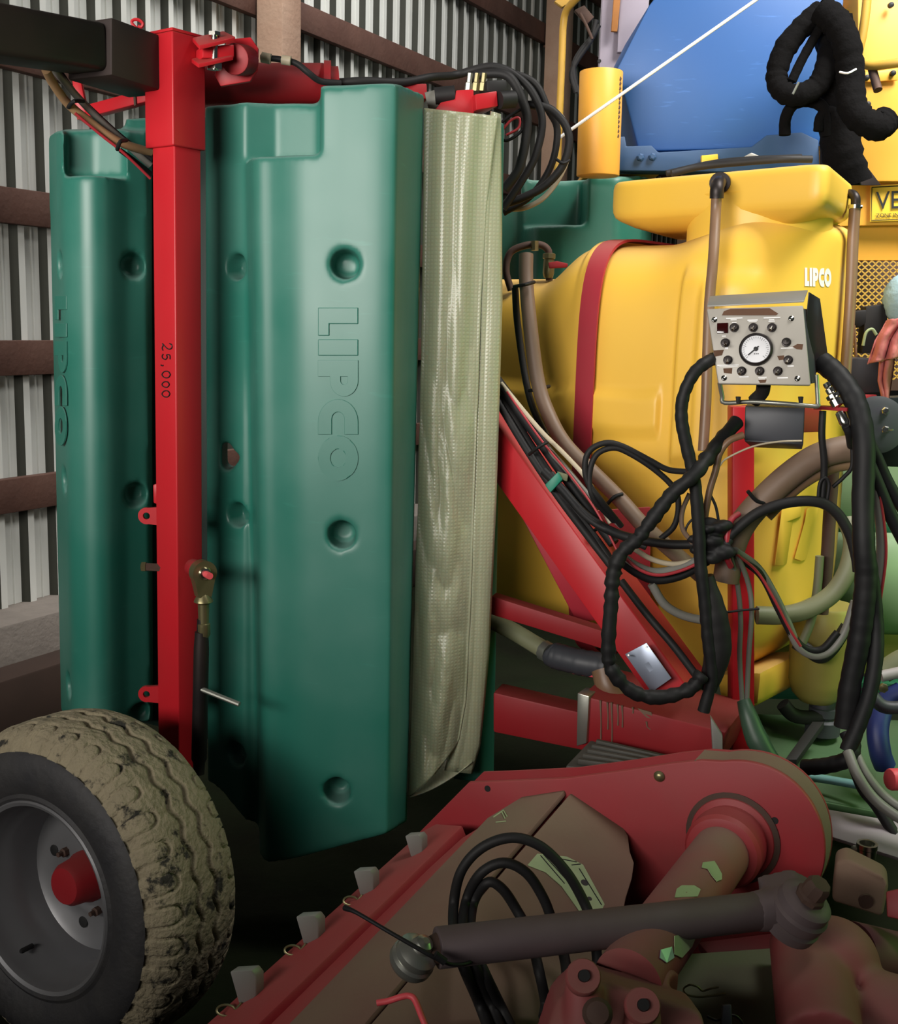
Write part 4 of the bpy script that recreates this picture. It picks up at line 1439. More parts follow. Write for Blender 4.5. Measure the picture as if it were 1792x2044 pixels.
MB().lathe(at(1676, 822, 2.68), at(1687, 850, 2.66) - at(1676, 822, 2.68), [(.009, 0), (.0115, .003), (.0115, .03), (.008, .036)], 14).build('lower_sleeve', M['chrome'], hc)
MB().beam(at(1634, 813, 2.74), at(1700, 817, 2.68), .05, .008).build('bracket', M['redd'], hc)
hose('tail_hose', [(1687, 850, 2.66), (1694, 866, 2.67), (1698, 890, 2.72)], 8, M['black'], hc)

# ------------------------------------------------------------------ green machine lower right
gm = thing('green_machine', 'pale green machine with glossy side panels at lower right', 'machine', at(1750, 1400, 3.90))
slab('upper_panel', [(1600, 930, 4.00), (1860, 900, 3.90), (1860, 1050, 3.90), (1600, 1040, 4.00)], .3, M['paleg'], gm, bev=.01)
slab('dark_rail', [(1600, 1038, 3.96), (1860, 1048, 3.86), (1860, 1070, 3.86), (1600, 1060, 3.96)], .05, M['dgreen'], gm)
rows = []
for j in range(13):
    t = j / 12
    y = 1064 + (1266 - 1064) * t
    d = -.10 * math.sin(PI * min(1, t * .95 + .05)) ** .6
    rows.append([at(1560, y, 4.0 + d), at(1860, y + 4, 3.88 + d)])
o = MB().grid(rows).build('bulged_panel', M['paleg'], gm, smooth=60)
md = o.modifiers.new('t', 'SOLIDIFY')
md.thickness = .01
slab('under_panel', [(1540, 1262, 3.96), (1860, 1268, 3.86), (1860, 1345, 3.86), (1540, 1345, 3.96)], .05, M['bowl'], gm)
slab('chassis_rail', [(1520, 1358, 3.90), (1860, 1366, 3.80), (1860, 1400, 3.80), (1520, 1395, 3.90)], .08, M['dgreen'], gm)
dk = [(1500, 1424, 3.35), (1860, 1440, 3.3), (1860, 1640, 2.75), (1560, 1580, 2.75)]
slab('deck', dk, (0, 0, -.03), M['deckg'], gm, bev=.004)
slab('deck_lip', [(1540, 1582, 2.745), (1860, 1642, 2.74), (1860, 1660, 2.74), (1540, 1600, 2.745)], .02, M['deckg'], gm)
c4 = A(dk)
for x0, y0, x1, y1 in ((1632, 1440, 1578, 1516), (1700, 1500, 1660, 1605)):
    w = [at(x0 - 11, y0, 3.1), at(x0 + 13, y0, 3.1), at(x1 + 12, y1, 2.9), at(x1 - 12, y1, 2.9)]
    MB().prism(w, (0, .0, -.02)).build('black_bar', M['black'], gm, bev=.002)
slab('side_frame', [(1806, 560, 3.3), (1880, 560, 3.25), (1880, 1470, 3.25), (1806, 1470, 3.3)], .35, M['dkgrey'], gm, bev=.006)
slab('engine_cover', [(1690, 796, 3.72), (1850, 790, 3.68), (1850, 934, 3.68), (1700, 930, 3.72)], .06, mat('dark teal cover', '#10262c', .4, 0, .2, 7, dust=.1), gm, bev=.006)
hose('pale_blue_pipe', [(1590, 1548, 2.8), (1650, 1556, 2.78), (1730, 1570, 2.74)], 9, M['cyan'], gm)
fb = thing('filter_bowl', 'yellowed filter bowl with black valve below it', 'filter', at(1630, 1450, 3.2))
MB().lathe(at(1630, 1395, 3.2), (0, 0, 1), [(.02, -.012), (.05, -.004), (.072, .02), (.085, .06), (.088, .2), (.09, .27), (.084, .28)], 32).build('bowl', M['bowl'], fb)
MB().lathe(at(1646, 1390, 3.19), (0, 0, -1), [(.03, -.01), (.035, 0), (.035, .03), (.042, .032), (.042, .055), (.033, .06), (.05, .07), (.05, .11), (.03, .12)], 14).build('valve_body', M['dkgrey'], fb)
hose('valve_arm', [(1640, 1430, 3.17), (1605, 1432, 3.17), (1580, 1425, 3.17), (1562, 1405, 3.17)], 15, M['black'], fb)
hose('valve_neck', [(1590, 1300, 3.1), (1600, 1290, 3.1), (1635, 1312, 3.08), (1660, 1296, 3.08), (1690, 1250, 3.08)], 13, M['black'], fb)
wp_ = slab('white_plate', [(1635, 1612, 2.62), (1790, 1640, 2.55), (1850, 1650, 2.5), (1850, 1730, 2.42), (1640, 1664, 2.55)], .012, M['whitep'], None, bev=.002)
tag(wp_, 'dusty white metal plate beside the red belt guard', 'plate')
cp = thing('chrome_tube', 'open ended chrome tube standing below the white plate', 'tube', at(1728, 1740, 2.3))
MB().lathe(at(1726, 1738, 2.3), (0, 0, 1), [(.02, 0), (.02, .05), (.022, .052), (.022, .062), (.016, .062), (.016, .02)], 24).build('tube', M['chrome'], cp)
MB().lathe(at(1716, 1696, 2.32), (-1, -.2, 0), [(.008, 0), (.010, .004), (.010, .016), (.005, .018)], 10).build('grub_screw', M['galv'], cp)
rc = MB().lathe(at(1775, 1556, 2.6), (1, .25, -.05), [(.024, 0), (.026, .004), (.026, .14), (.02, .15)], 20).build('red_roller_end', M['coral'])
tag(rc, 'bright pink red cylinder end at right edge near grey hoses', 'cylinder')
bh = hose('blue_hose', [(1800, 1380, 2.85), (1768, 1400, 2.85), (1752, 1450, 2.82), (1756, 1500, 2.8), (1766, 1530, 2.8)], 22, mat('dark blue rubber', '#28356e', .45, 0, .2, 9), None, label='dark blue hose at right edge above the pink cylinder end')
ph = thing('grey_elbow', 'dark grey pipe elbow beside the dark blue hose', 'pipe', at(1760, 1420, 2.75))
hose('elbow', [(1730, 1370, 2.78), (1745, 1395, 2.76), (1770, 1412, 2.75), (1830, 1410, 2.75)], 14, M['dkgrey'], ph)
MB().lathe(at(1762, 1372, 2.78), (-.2, -1, 0), [(.012, 0), (.012, .01), (.006, .012)], 6).build('nut', M['brass'], ph)
pe = hose('pale_pipe_end', [(1850, 1300, 2.9), (1800, 1318, 2.9), (1762, 1342, 2.9)], 24, M['olive'], None, label='olive grey pipe end at right edge over dark green rail')
pw = hose('pinkish_pipe', [(1850, 1330, 2.86), (1795, 1342, 2.86), (1758, 1350, 2.86)], 12, M['whitep'], None, label='dusty pinkish white pipe end under the olive pipe', cat='pipe')
# ------------------------------------------------------------------ rotary mower in the foreground
mw = thing('mower', 'dusty red rotary mower deck with a belt guard in the foreground', 'mower', at(900, 1900, 2.0) * 1)
MA = V((-.48, -.877, 0))          # rotor axis, towards the viewer
MX = V((.877, -.48, 0))


def on_plane(P0, n, px, py, h=0):
    d = at(px, py, 1) - CAM
    return CAM + d * ((P0 - CAM).dot(n) / d.dot(n)) + n * h


g0 = at(1470, 1700, 2.24)


def gp(px, py, h=0):
    return on_plane(g0, MA, px, py, h)


outl = [(935, 1562), (1000, 1560), (1130, 1554), (1250, 1538), (1340, 1524), (1400, 1518)] + arc(1466, 1698, 180, -98, 62, 26, 179) + [(1480, 1945), (1380, 1985), (1200, 1960), (1000, 1850), (830, 1668)]
bp_ = MB().prism([gp(x, y) for x, y in outl], -MA * .014).build('guard_plate', M['redm'], mw, bev=.003)
rim_o = [(1385, 1519)] + arc(1466, 1698, 179, -100, 70, 30, 178)
po, pi_ = [gp(x, y, -.002) for x, y in rim_o], [gp(1466 + (x - 1466) * .985, 1698 + (y - 1698) * .985, -.002) for x, y in rim_o]
MB().grid([po, [p - MA * .075 for p in po], [p - MA * .075 for p in pi_], pi_], cv=True).build('guard_rim', M['dusty'], mw)
MB().prism([p - MA * .074 for p in [gp(x, y) for x, y in outl]], -MA * .006).build('guard_back', M['redm'], mw)
for x, y, m_, r in ((1316, 1549, 'brass', .011), (1519, 1921, 'brass', .008)):
    MB().lathe(gp(x, y), MA, [(r, -.004), (r * 1.1, .003), (r * .75, .007), (r * .3, .009)], 16).build('bolt', M[m_], mw)
for x, y in ((1492, 1611), (1546, 1638), (973, 1574), (1180, 1800)):
    MB().lathe(gp(x, y, .0005), MA, [(.0075, -.004), (.0075, .0008)], 14).build('bolt_hole', M['ink'], mw)
sc_ = gp(1462, 1672)
MB().lathe(sc_, MA, [(.088, -.005), (.090, .0), (.086, .010), (.074, .014), (.074, .03), (.078, .034), (.078, .075), (.072, .085), (.062, .088)], 40).build('shaft_collar', M['redm'], mw, smooth=30)
MB().lathe(sc_, MA, [(.095, -.004), (.098, .004), (.09, .007)], 40).build('rusty_seal', M['rust'], mw, smooth=30)
MB().cyl(sc_ + MA * .05, sc_ + MA * .62, .057, 36).build('shaft_tube', M['casting'], mw)


def tube_patch(pts, name, m, r=.0585, h=.0012):
    """label lying on the shaft tube"""
    w = []
    for x, y in pts:
        d = (at(x, y, 1) - CAM).normalized()
        # nearest hit with the cylinder
        oc_ = CAM - sc_
        dd = d - MA * d.dot(MA)
        oo = oc_ - MA * oc_.dot(MA)
        a_, b_, c_ = dd.dot(dd), 2 * dd.dot(oo), oo.dot(oo) - r * r
        q = max(0, b_ * b_ - 4 * a_ * c_)
        w.append(CAM + d * ((-b_ - math.sqrt(q)) / (2 * a_)))
    c = sum(w, V((0, 0, 0))) / len(w)
    ax_c = sc_ + MA * (c - sc_).dot(MA)
    n = (c - ax_c).normalized()
    return MB().prism(w, n * h).build(name, m, mw)


tube_patch([(1402, 1722), (1425, 1719), (1432, 1730), (1440, 1745), (1440, 1756), (1430, 1760), (1420, 1748), (1412, 1735), (1400, 1732)], 'paint_patch', M['sticker'])
tube_patch([(1350, 1775), (1360, 1768), (1385, 1768), (1398, 1776), (1392, 1790), (1346, 1792)], 'sticker_scrap', M['sticker'])
tube_patch([(1345, 1868), (1392, 1860), (1380, 1890), (1360, 1912), (1345, 1905)], 'sticker_scrap', M['sticker'])
tube_patch([(1318, 1896), (1340, 1890), (1345, 1912), (1330, 1922), (1316, 1912)], 'sticker_scrap', M['label'])
# deck
D1, D2, D3 = at(1132, 1574, 2.43), at(712, 2060, 1.74), at(980, 1622, 2.45)
dn = (D2 - D1).cross(D3 - D1).normalized()
dn = dn if dn.z > 0 else -dn
E3 = at(1258, 1650, 2.37)
en = (D2 - D1).cross(E3 - D1).normalized()
en = en if en.z > 0 else -en


def dp(x, y, h=0):
    return on_plane(D1, dn, x, y, h)


def ep(x, y, h=0):
    return on_plane(D1, en, x, y, h)


MB().prism([dp(x, y) for x, y in ((972, 1632), (1060, 1578), (1088, 1562), (1131, 1573), (700, 2075), (545, 2075))], -dn * .012).build('deck_panel', M['dusty'], mw, bev=.004)
MB().prism([ep(x, y) for x, y in ((1141, 1580), (1190, 1598), (1230, 1622), (1254, 1668), (1258, 1700), (1266, 1722), (1262, 1752), (1250, 1790), (1242, 1830), (1210, 2075), (713, 2075))], -en * .012).build('deck_panel', M['dusty'], mw, bev=.004)
MB().prism([dp(x, y, -.03) for x, y in ((985, 1622), (1128, 1576), (704, 2075), (560, 2075))], -dn * .02).build('deck_frame', M['redd'], mw)
MB().prism([dp(x, y, -.012) for x, y in ((918, 1662), (975, 1628), (556, 2075), (462, 2075))], -dn * .03).build('recessed_strip', M['redm'], mw, bev=.003)
MB().prism([dp(x, y, .006) for x, y in ((842, 1664), (872, 1648), (925, 1652), (492, 2075), (385, 2075))], -dn * .035).build('front_lip', M['redm'], mw, bev=.005)
# stops with ring pins
for i, (x, y, k_) in enumerate(((826, 1690, .82), (726, 1764, .95), (614, 1858, 1.08), (486, 1972, 1.25))):
    Yc = dp(x + 6, y + 26).y
    sh_ = [(-22, -26), (12, -28), (20, -18), (20, 12), (6, 30), (-8, 24)]
    pts = [(x + a * k_, y + b * k_) for a, b in sh_]
    base = dp(x + 6 * k_, y + 26 * k_, .006)
    w = [on_plane(base, V((.25, -.95, .1)).normalized(), px, py) for px, py in pts]
    sp_ = MB().prism(w, V((.012, .02, 0))).build('stop_tab', M['grey'], mw, bev=.002)
    if i:
        c = (x - 28 * k_, y + 36 * k_)
        ring = [on_plane(base, V((.2, -.6, .75)).normalized(), c[0] + 15 * k_ * math.cos(t * .35), c[1] + 9 * k_ * math.sin(t * .35)) for t in range(18)]
        MB().tube(ring, .0022, 6, closed=True).build('ring_pin', M['brass'], mw)
        MB().tube(smooth_path([ring[0], on_plane(base, V((.2, -.6, .75)).normalized(), x - 4 * k_, y + 24 * k_)], 3), .0025, 6).build('pin_wire', M['brass'], mw)
# sticker on the right deck panel
stk = MB().prism([ep(x, y, .0008) for x, y in ((1072, 1705), (1131, 1711), (1163, 1727), (1206, 1806), (1196, 1826), (1160, 1826), (1120, 1770), (1088, 1742), (1052, 1728))], en * .001).build('sticker', M['sticker'], mw)
ink = MB()
for pts in ([(1078, 1709), (1126, 1765)], [(1084, 1707), (1150, 1780)], [(1100, 1712), (1150, 1722)], [(1140, 1728), (1158, 1726)], [(1155, 1735), (1200, 1808)]):
    ink.tube([ep(x, y, .002) for x, y in pts], .0012, 5)
ink.lathe(ep(1166, 1763, .001), en, [(.008, 0), (.008, .0012)], 14)
ink.lathe(ep(1176, 1795, .001), en, [(.005, 0), (.005, .0012)], 10)
link('sticker_print', ink.mesh('p'), M['ink'], stk)
lb = MB()
for pts in ([(985, 1632), (1005, 1618), (1012, 1630)], [(990, 1642), (1010, 1640)], [(1002, 1622), (1008, 1634)]):
    lb.tube([dp(x, y, .001) for x, y in pts], .0016, 5)
lb.build('chalk_marks', M['sticker'], mw)
# lower body of the mower: rotor drum and skid down to the floor
rp0 = gp(1150, 1800) - V((0, 0, .12))
rp0.z = .24
MB().cyl(rp0 - MA * .02, rp0 + MA * 1.0, .19, 32).build('rotor_drum', M['ironp'], mw)
MB().box(rp0 + MA * .45 + MX * .25 - V((0, 0, .225)), (.08, .9, .03), (MX, MA, V((0, 0, 1)))).build('skid', M['ironp'], mw)
MB().box(rp0 + MA * .45 + MX * .25 - V((0, 0, .07)), (.05, .5, .30), (MX, MA, V((0, 0, 1)))).build('skid_post', M['redm'], mw)
# castings in the lower right corner
cm = MB()
cm.sphere(at(1235, 2045, 1.62), .085, 16, (1.2, .9, .6))
cm.cyl(at(1165, 1960, 1.60), at(1165, 2075, 1.56), .030, 20)
cm.cyl(at(1282, 2012, 1.56), at(1282, 2090, 1.52), .028, 20)
cm.cyl(at(1250, 1960, 1.74), at(1330, 2000, 1.70), .05, 20)
cm.prism(A([(1110, 2000, 1.6), (1165, 1945, 1.62), (1400, 2020, 1.58), (1420, 2090, 1.55), (1080, 2090, 1.55)]), (0, .10, -.03))
gb = link('gear_casting', remesh(cm, .006, 6), M['casting'], mw)
for x, y, Y in ((1164, 1950, 1.568), (1282, 2008, 1.53)):
    MB().lathe(at(x, y, Y), (0, -.75, .66), [(.026, -.012), (.026, .004), (.024, .007), (.009, .007), (.008, -.002)], 20).build('bolt_boss', M['casting'], gb)
    MB().lathe(at(x + 1, y - 1, Y - .004), (0, -.75, .66), [(.0085, 0), (.0085, .0075)], 14).build('bolt_hole', M['ink'], gb)
MB().lathe(at(1192, 2024, 1.52), (-.1, -.8, .6), [(.02, -.01), (.022, .008), (.016, .016), (.004, .018)], 18).build('grease_cap', M['rust'], gb)
cr = MB()
cr.cyl(at(1612, 1880, 1.98), at(1640, 2090, 1.72), .07, 24)
cr.sphere(at(1660, 1925, 1.92), .085, 16)
cr.prism(A([(1600, 1930, 1.90), (1690, 1890, 1.92), (1760, 1960, 1.86), (1860, 2000, 1.8), (1860, 2110, 1.74), (1560, 2110, 1.74)]), (.02, .12, -.04))
cr.cyl(at(1720, 2010, 1.85), at(1860, 2050, 1.8), .07, 20)
link('hitch_casting', remesh(cr, .007, 8), M['casting'], mw)
MB().cyl(at(1690, 1915, 1.98), at(1900, 1960, 2.1), .07, 28).build('cross_shaft', mat('dark maroon paint', '#5a2530', .6, 0, .15, 6, dust=.2), mw)
MB().prism(A([(1668, 1722, 2.12), (1690, 1714, 2.12), (1764, 1752, 2.08), (1774, 1766, 2.08), (1762, 1832, 2.06), (1660, 1800, 2.10)]), (.02, .06, .0)).build('hitch_block', M['dusty'], mw, bev=.008, seg=3)
MB().lathe(at(1728, 1800, 2.06), (-.1, -1, .1), [(.012, -.01), (.014, .001), (.003, .0015)], 16).build('block_hole', M['rust'], mw)
slab('side_bracket', [(1768, 1780, 2.0), (1860, 1760, 1.98), (1860, 1850, 1.95), (1770, 1830, 1.98)], .03, M['redm'], mw)
slab('base_plate', [(1340, 1905, 1.98), (1560, 1890, 2.05), (1620, 1960, 1.95), (1560, 2110, 1.75), (1330, 2110, 1.75)], (0, .05, -.10), mat('green grey dusty plate', '#58614a', .8, 0, .2, 6, dust=.5, dustc='#6b5b4a'), mw, bev=.004)
slab('bare_patch_plate', [(1392, 1880, 2.06), (1560, 1860, 2.1), (1640, 1870, 2.05), (1600, 1955, 1.97), (1520, 1930, 2.0), (1420, 1912, 2.03)], .02, mat('dark red paint', '#5a1216', .6, 0, .3, 8), mw)
rcl = thing('spring_clip', 'small bent wire spring clip lying on the grey-green plate', 'clip', at(1400, 1990, 1.86))
hose('wire', [(1448, 1984, 1.85), (1420, 1988, 1.85), (1392, 1990, 1.85), (1370, 1985, 1.85), (1364, 1974, 1.86), (1376, 1966, 1.86), (1392, 1970, 1.86), (1402, 1978, 1.86), (1416, 1974, 1.86), (1434, 1970, 1.86)], 2.2, M['brass'], rcl, k=5)
lv_ = thing('locking_lever', 'short black lever at the bottom edge below the spring clip', 'lever', at(1450, 2044, 1.72))
slab('lever', [(1442, 2006, 1.72), (1460, 2004, 1.72), (1462, 2060, 1.7), (1438, 2060, 1.7)], .012, M['dkgrey'], lv_)
hose('spring', [(1410, 2028, 1.72), (1432, 2036, 1.72), (1462, 2026, 1.72), (1480, 2040, 1.72), (1486, 2060, 1.72)], 3, M['ironp'], lv_)
# ------------------------------------------------------------------ top link lying across
tl = thing('top_link', 'heavy grey steel link bar lying across the mower', 'link bar', at(1200, 1900, 1.78))
t0, t1 = at(872, 1892, 1.70), at(1520, 1818, 1.86)
MB().cyl(t0, t1, .0325, 32).build('tube', M['barlink'], tl, bev=.002)
ax_ = (t1 - t0).normalized()
rb = MB()
rb.lathe(t1 - ax_ * .02, ax_, [(.033, 0), (.036, .03), (.038, .07), (.03, .1)], 20)
rb.prism(A([(1530, 1785, 1.86), (1600, 1768, 1.86), (1640, 1790, 1.85), (1650, 1850, 1.84), (1620, 1880, 1.83), (1540, 1858, 1.85)]), (0, .07, .0))
link('fork', remesh(rb, .005, 6), M['barlink'], tl)
kn = at(1598, 1812, 1.85)
kx = V((.35, -.35, .87)).normalized()
MB().lathe(kn - kx * .05, kx, [(.03, 0), (.05, .004), (.052, .022), (.046, .026), (.050, .03), (.052, .05), (.047, .055), (.046, .07), (.040, .075), (.030, .078)], 32).build('knuckle', M['barlink'], tl, smooth=28)
MB().lathe(kn + kx * .024, kx, [(.026, 0), (.026, .012), (.022, .016), (.022, .036), (.018, .042)], 8).build('bolt_head', M['rust'], tl)
bl = at(828, 1908, 1.69)
bx_ = V((.45, -.30, .84)).normalized()
MB().lathe(bl - bx_ * .022, bx_, [(.014, -.014), (.016, -.006), (.034, 0), (.037, .006), (.037, .016), (.033, .020), (.035, .024), (.034, .034), (.026, .042), (.018, .046), (.014, .058), (.006, .062)], 32).build('ball_end', M['galv'], tl, smooth=25)
MB().cyl(bl, t0 + ax_ * .01, .017, 16, .026).build('neck', M['rust'], tl)
zt = thing('zip_tie', 'long black cable tie round the left end of the grey link bar', 'cable tie', at(820, 1900, 1.62))
hose('tail', [(688, 1812, 1.70), (712, 1822, 1.68), (780, 1862, 1.65), (850, 1902, 1.64), (880, 1918, 1.645)], 5, M['loom'], zt, taper=[1.3, .9, .9, 1, 1])
hose('loop', [(876, 1915, 1.645), (900, 1925, 1.655), (928, 1924, 1.67), (944, 1914, 1.70), (938, 1890, 1.735)], 4.5, M['loom'], zt)
hose('head', [(868, 1905, 1.64), (888, 1920, 1.64)], 9, M['loom'], zt, k=2)
ca = hose('red_angle_strip', [(752, 2002, 1.60), (775, 1998, 1.60), (800, 1990, 1.60), (816, 1988, 1.60), (828, 1996, 1.595), (842, 2030, 1.585), (858, 2070, 1.57)], 7, M['coral'], None, k=5, label='bright coral red bent strip at bottom edge of the mower deck', cat='strip')
# ------------------------------------------------------------------ hoses and cables


def bundle(name, label, cat, Y, cords, part='cable', **kw):
    t = thing(name, label, cat, at(cords[0][0][-1][0], cords[0][0][-1][1], Y))
    for pts, r, m in cords:
        pts = [(p[0], p[1], p[2] if len(p) > 2 else Y) for p in pts]
        hose(part, pts, r, M[m], t, **kw)
    return t


# coil of black hydraulic hose above the tarp
ch = bundle('hose_coil', 'looped coil of black hydraulic hoses hanging right of the tarp top', 'hoses', 3.4, [
    ([(640, 168, 3.2), (720, 162, 3.2), (803, 164, 3.25), (860, 154, 3.3), (908, 150), (950, 138), (985, 133), (1022, 146), (1062, 184), (1082, 242), (1068, 312), (1040, 363), (1004, 416)], 8, 'black'),
    ([(935, 158, 3.38), (963, 148, 3.38), (1014, 152, 3.36), (1042, 200, 3.36), (1052, 250, 3.36), (1037, 332, 3.36), (1006, 378, 3.36)], 9, 'black'),
    ([(1000, 140, 3.44), (1065, 164, 3.44), (1094, 219, 3.44), (1112, 260, 3.46), (1100, 330, 3.46), (1060, 390, 3.46), (1004, 425, 3.46)], 7, 'black'),
    ([(1040, 208, 3.42), (1080, 212, 3.42), (1104, 222, 3.42), (1128, 250, 3.42), (1136, 285, 3.42), (1122, 332, 3.42), (1086, 372, 3.42), (1040, 396, 3.42), (1004, 408, 3.42)], 8, 'black'),
    ([(1095, 215, 3.48), (1122, 235, 3.48), (1135, 270, 3.48), (1128, 330, 3.48), (1092, 388, 3.48), (1050, 414, 3.48), (1008, 418, 3.48)], 5, 'cream'),
    ([(1000, 245, 3.36), (1026, 226, 3.36), (1046, 218, 3.36), (1052, 236, 3.36), (1040, 262, 3.36), (1014, 280, 3.36), (1000, 278, 3.36)], 3, 'black'),
    ([(1000, 262, 3.35), (1020, 240, 3.35), (1036, 236, 3.35), (1034, 256, 3.35), (1010, 270, 3.35)], 2.5, 'redw'),
], 'hose')
hose('tie', [(1110, 318, 3.38), (1124, 326, 3.37), (1136, 320, 3.39)], 3, M['loom'], ch, k=3)
vb = thing('valve_block', 'red hydraulic valve block with black coils above the tarp', 'valve', at(935, 225, 3.15))
slab('body', [(862, 226, 3.12), (880, 204, 3.12), (908, 198, 3.12), (910, 180, 3.12), (945, 178, 3.12), (946, 226, 3.12)], .12, M['red'], vb)
slab('side_body', [(948, 188, 3.10), (992, 181, 3.12), (994, 212, 3.12), (950, 220, 3.10)], .10, M['red'], vb)
MB().cyl(at(868, 192, 3.16), at(908, 188, 3.16), .022, 20).build('coil', M['black'], vb)
MB().cyl(at(852, 205, 3.18), at(872, 200, 3.18), .026, 20).build('grey_cap', M['greyc'], vb)
slab('coil', [(970, 160, 3.14), (1012, 158, 3.16), (1014, 184, 3.16), (972, 184, 3.14)], .06, M['black'], vb, bev=.006)
MB().cyl(at(996, 200, 3.12), at(1025, 198, 3.14), .022, 20).build('coil', M['black'], vb)
for x in (934, 948, 962):
    MB().lathe(at(x, 182, 3.16), (.1, 0, 1), [(.010, 0), (.010, .02), (.007, .022), (.007, .045)], 6).build('fitting', M['galv' if x == 934 else 'brass'], vb)
# hose along the red boom
h_ = thing('boom_hose', 'black hose with beige fittings on the dark red boom', 'hose', at(600, 160, 3.08))
hose('hose', [(520, 115, 3.06), (555, 118, 3.06), (590, 126, 3.06), (615, 145, 3.06), (640, 162, 3.08), (680, 166, 3.1)], 6, M['black'], h_)
hose('fitting', [(522, 114, 3.05), (540, 118, 3.05)], 10, M['cream'], h_)
hose('fitting', [(562, 119, 3.05), (580, 122, 3.05)], 9, M['cream'], h_)
# hoses from the boom into the post
bundle('boom_cables', 'tan hose and dark cables tied together left of the red post', 'hoses', 2.9, [
    ([(92, 140, 2.72), (105, 165, 2.76), (135, 206, 2.82), (175, 240, 2.86), (235, 282, 2.9), (300, 304, 2.98)], 9, 'tan'),
    ([(105, 135, 2.76), (130, 165, 2.8), (165, 205, 2.86), (205, 245, 2.9), (250, 285, 2.94), (300, 330, 2.98)], 7, 'greyc'),
    ([(118, 140, 2.78), (150, 185, 2.84), (195, 230, 2.9), (245, 275, 2.94), (302, 318, 2.98)], 5, 'black'),
    ([(150, 226, 2.82), (200, 268, 2.86), (250, 308, 2.9), (300, 356, 2.95)], 3, 'redw'),
    ([(240, 300, 2.9), (275, 326, 2.94), (302, 348, 2.98)], 5, 'black')])
ts = bpy.data.objects['boom_cables']
for a, b in (((136, 214), (166, 202)), ((234, 298), (252, 280))):
    hose('tie', [(a[0], a[1], 2.82), ((a[0] + b[0]) / 2 - 3, (a[1] + b[1]) / 2 - 6, 2.79), (b[0], b[1], 2.84)], 4, M['loom'], ts, k=3)
# big brown suction hose down the left of the tank
sh_ = bundle('suction_hose', 'thick brown hose with black line running down the yellow tank', 'hose', 3.1, [
    ([(1050, 508, 3.30), (1050, 560, 3.28), (1058, 650, 3.24), (1073, 760, 3.22), (1096, 830, 3.18), (1130, 890, 3.12), (1190, 950, 3.06), (1240, 1000, 3.0), (1280, 1045, 2.96), (1330, 1090, 2.96), (1400, 1150, 2.96)], 14.5, 'brown'),
    ([(1028, 575, 3.32), (1032, 640, 3.3), (1046, 740, 3.28), (1062, 810, 3.24), (1090, 870, 3.2)], 7, 'black')], 'hose')
for y, x in ((566, 1036), (774, 1066)):
    hose('tie', [(x - 10, y + 6, 3.24), (x + 12, y + 2, 3.20), (x + 30, y - 3, 3.24)], 3.5, M['loom'], sh_, k=3)
hose('tie', [(1208, 1010, 2.98), (1226, 992, 2.97), (1242, 986, 2.98)], 4, M['loom'], sh_, k=3)
# cables along the sloping beam
bc = bundle('strapped_cables', 'black and cream cables strapped along the red sloping beam', 'cables', 2.95, [
    ([(985, 770, 3.12), (1040, 860, 3.06), (1095, 945, 2.98), (1150, 1025, 2.92), (1205, 1100, 2.86), (1235, 1150, 2.84)], 9, 'black'),
    ([(990, 795, 3.1), (1050, 895, 3.02), (1110, 985, 2.95), (1170, 1065, 2.88), (1220, 1130, 2.84)], 8, 'black'),
    ([(985, 750, 3.12), (1050, 840, 3.06), (1110, 925, 2.99), (1170, 1010, 2.92), (1225, 1085, 2.86)], 11, 'loom'),
    ([(1010, 790, 3.1), (1070, 870, 3.04), (1125, 930, 2.96), (1180, 995, 2.9), (1240, 1050, 2.86)], 6, 'greyc'),
    ([(1000, 765, 3.1), (1075, 855, 3.02), (1130, 910, 2.96), (1170, 955, 2.92), (1195, 1000, 2.9), (1218, 1045, 2.88)], 4.5, 'cream'),
    ([(1012, 782, 3.08), (1080, 878, 3.0), (1135, 945, 2.93), (1190, 1020, 2.87), (1232, 1100, 2.84)], 2.2, 'redw'),
    ([(1085, 940, 2.95), (1120, 975, 2.92), (1165, 1025, 2.88), (1215, 1058, 2.84), (1265, 1075, 2.80), (1330, 1086, 2.78), (1385, 1087, 2.76)], 9, 'loom'),
    ([(1100, 945, 2.94), (1140, 1000, 2.9), (1180, 1040, 2.86), (1230, 1066, 2.83), (1290, 1092, 2.8)], 7, 'black'),
    ([(1240, 1160, 2.80), (1290, 1225, 2.74), (1345, 1290, 2.69), (1392, 1352, 2.66)], 8, 'black')])
slab('green_clamp', [(1087, 968, 2.92), (1113, 942, 2.91), (1122, 958, 2.91), (1098, 984, 2.91)], .04, mat('teal clamp', '#1d8068', .5), bc, bev=.003)
slab('clamp_tail', [(1112, 942, 2.92), (1134, 948, 2.92), (1132, 962, 2.92), (1122, 958, 2.92)], .02, M['olive'], bc)
for a in ((1066, 905), (1180, 1070)):
    hose('tie', [(a[0] - 10, a[1] + 2, 2.98), (a[0] + 8, a[1] - 12, 2.93), (a[0] + 26, a[1] - 22, 2.95)], 3.5, M['loom'], bc, k=3)
# looping thin cables
bundle('looped_cables', 'two thin black cables looping over the red tank band', 'cables', 2.82, [
    ([(1240, 1050, 2.86), (1200, 1000), (1172, 960), (1168, 920), (1182, 895), (1212, 884), (1245, 892), (1295, 918), (1335, 938), (1385, 942)], 6, 'black'),
    ([(1225, 1040, 2.86), (1185, 995), (1176, 950), (1190, 908), (1225, 894), (1262, 908), (1310, 940), (1345, 975), (1354, 1010), (1345, 1050), (1318, 1076)], 6, 'black')])
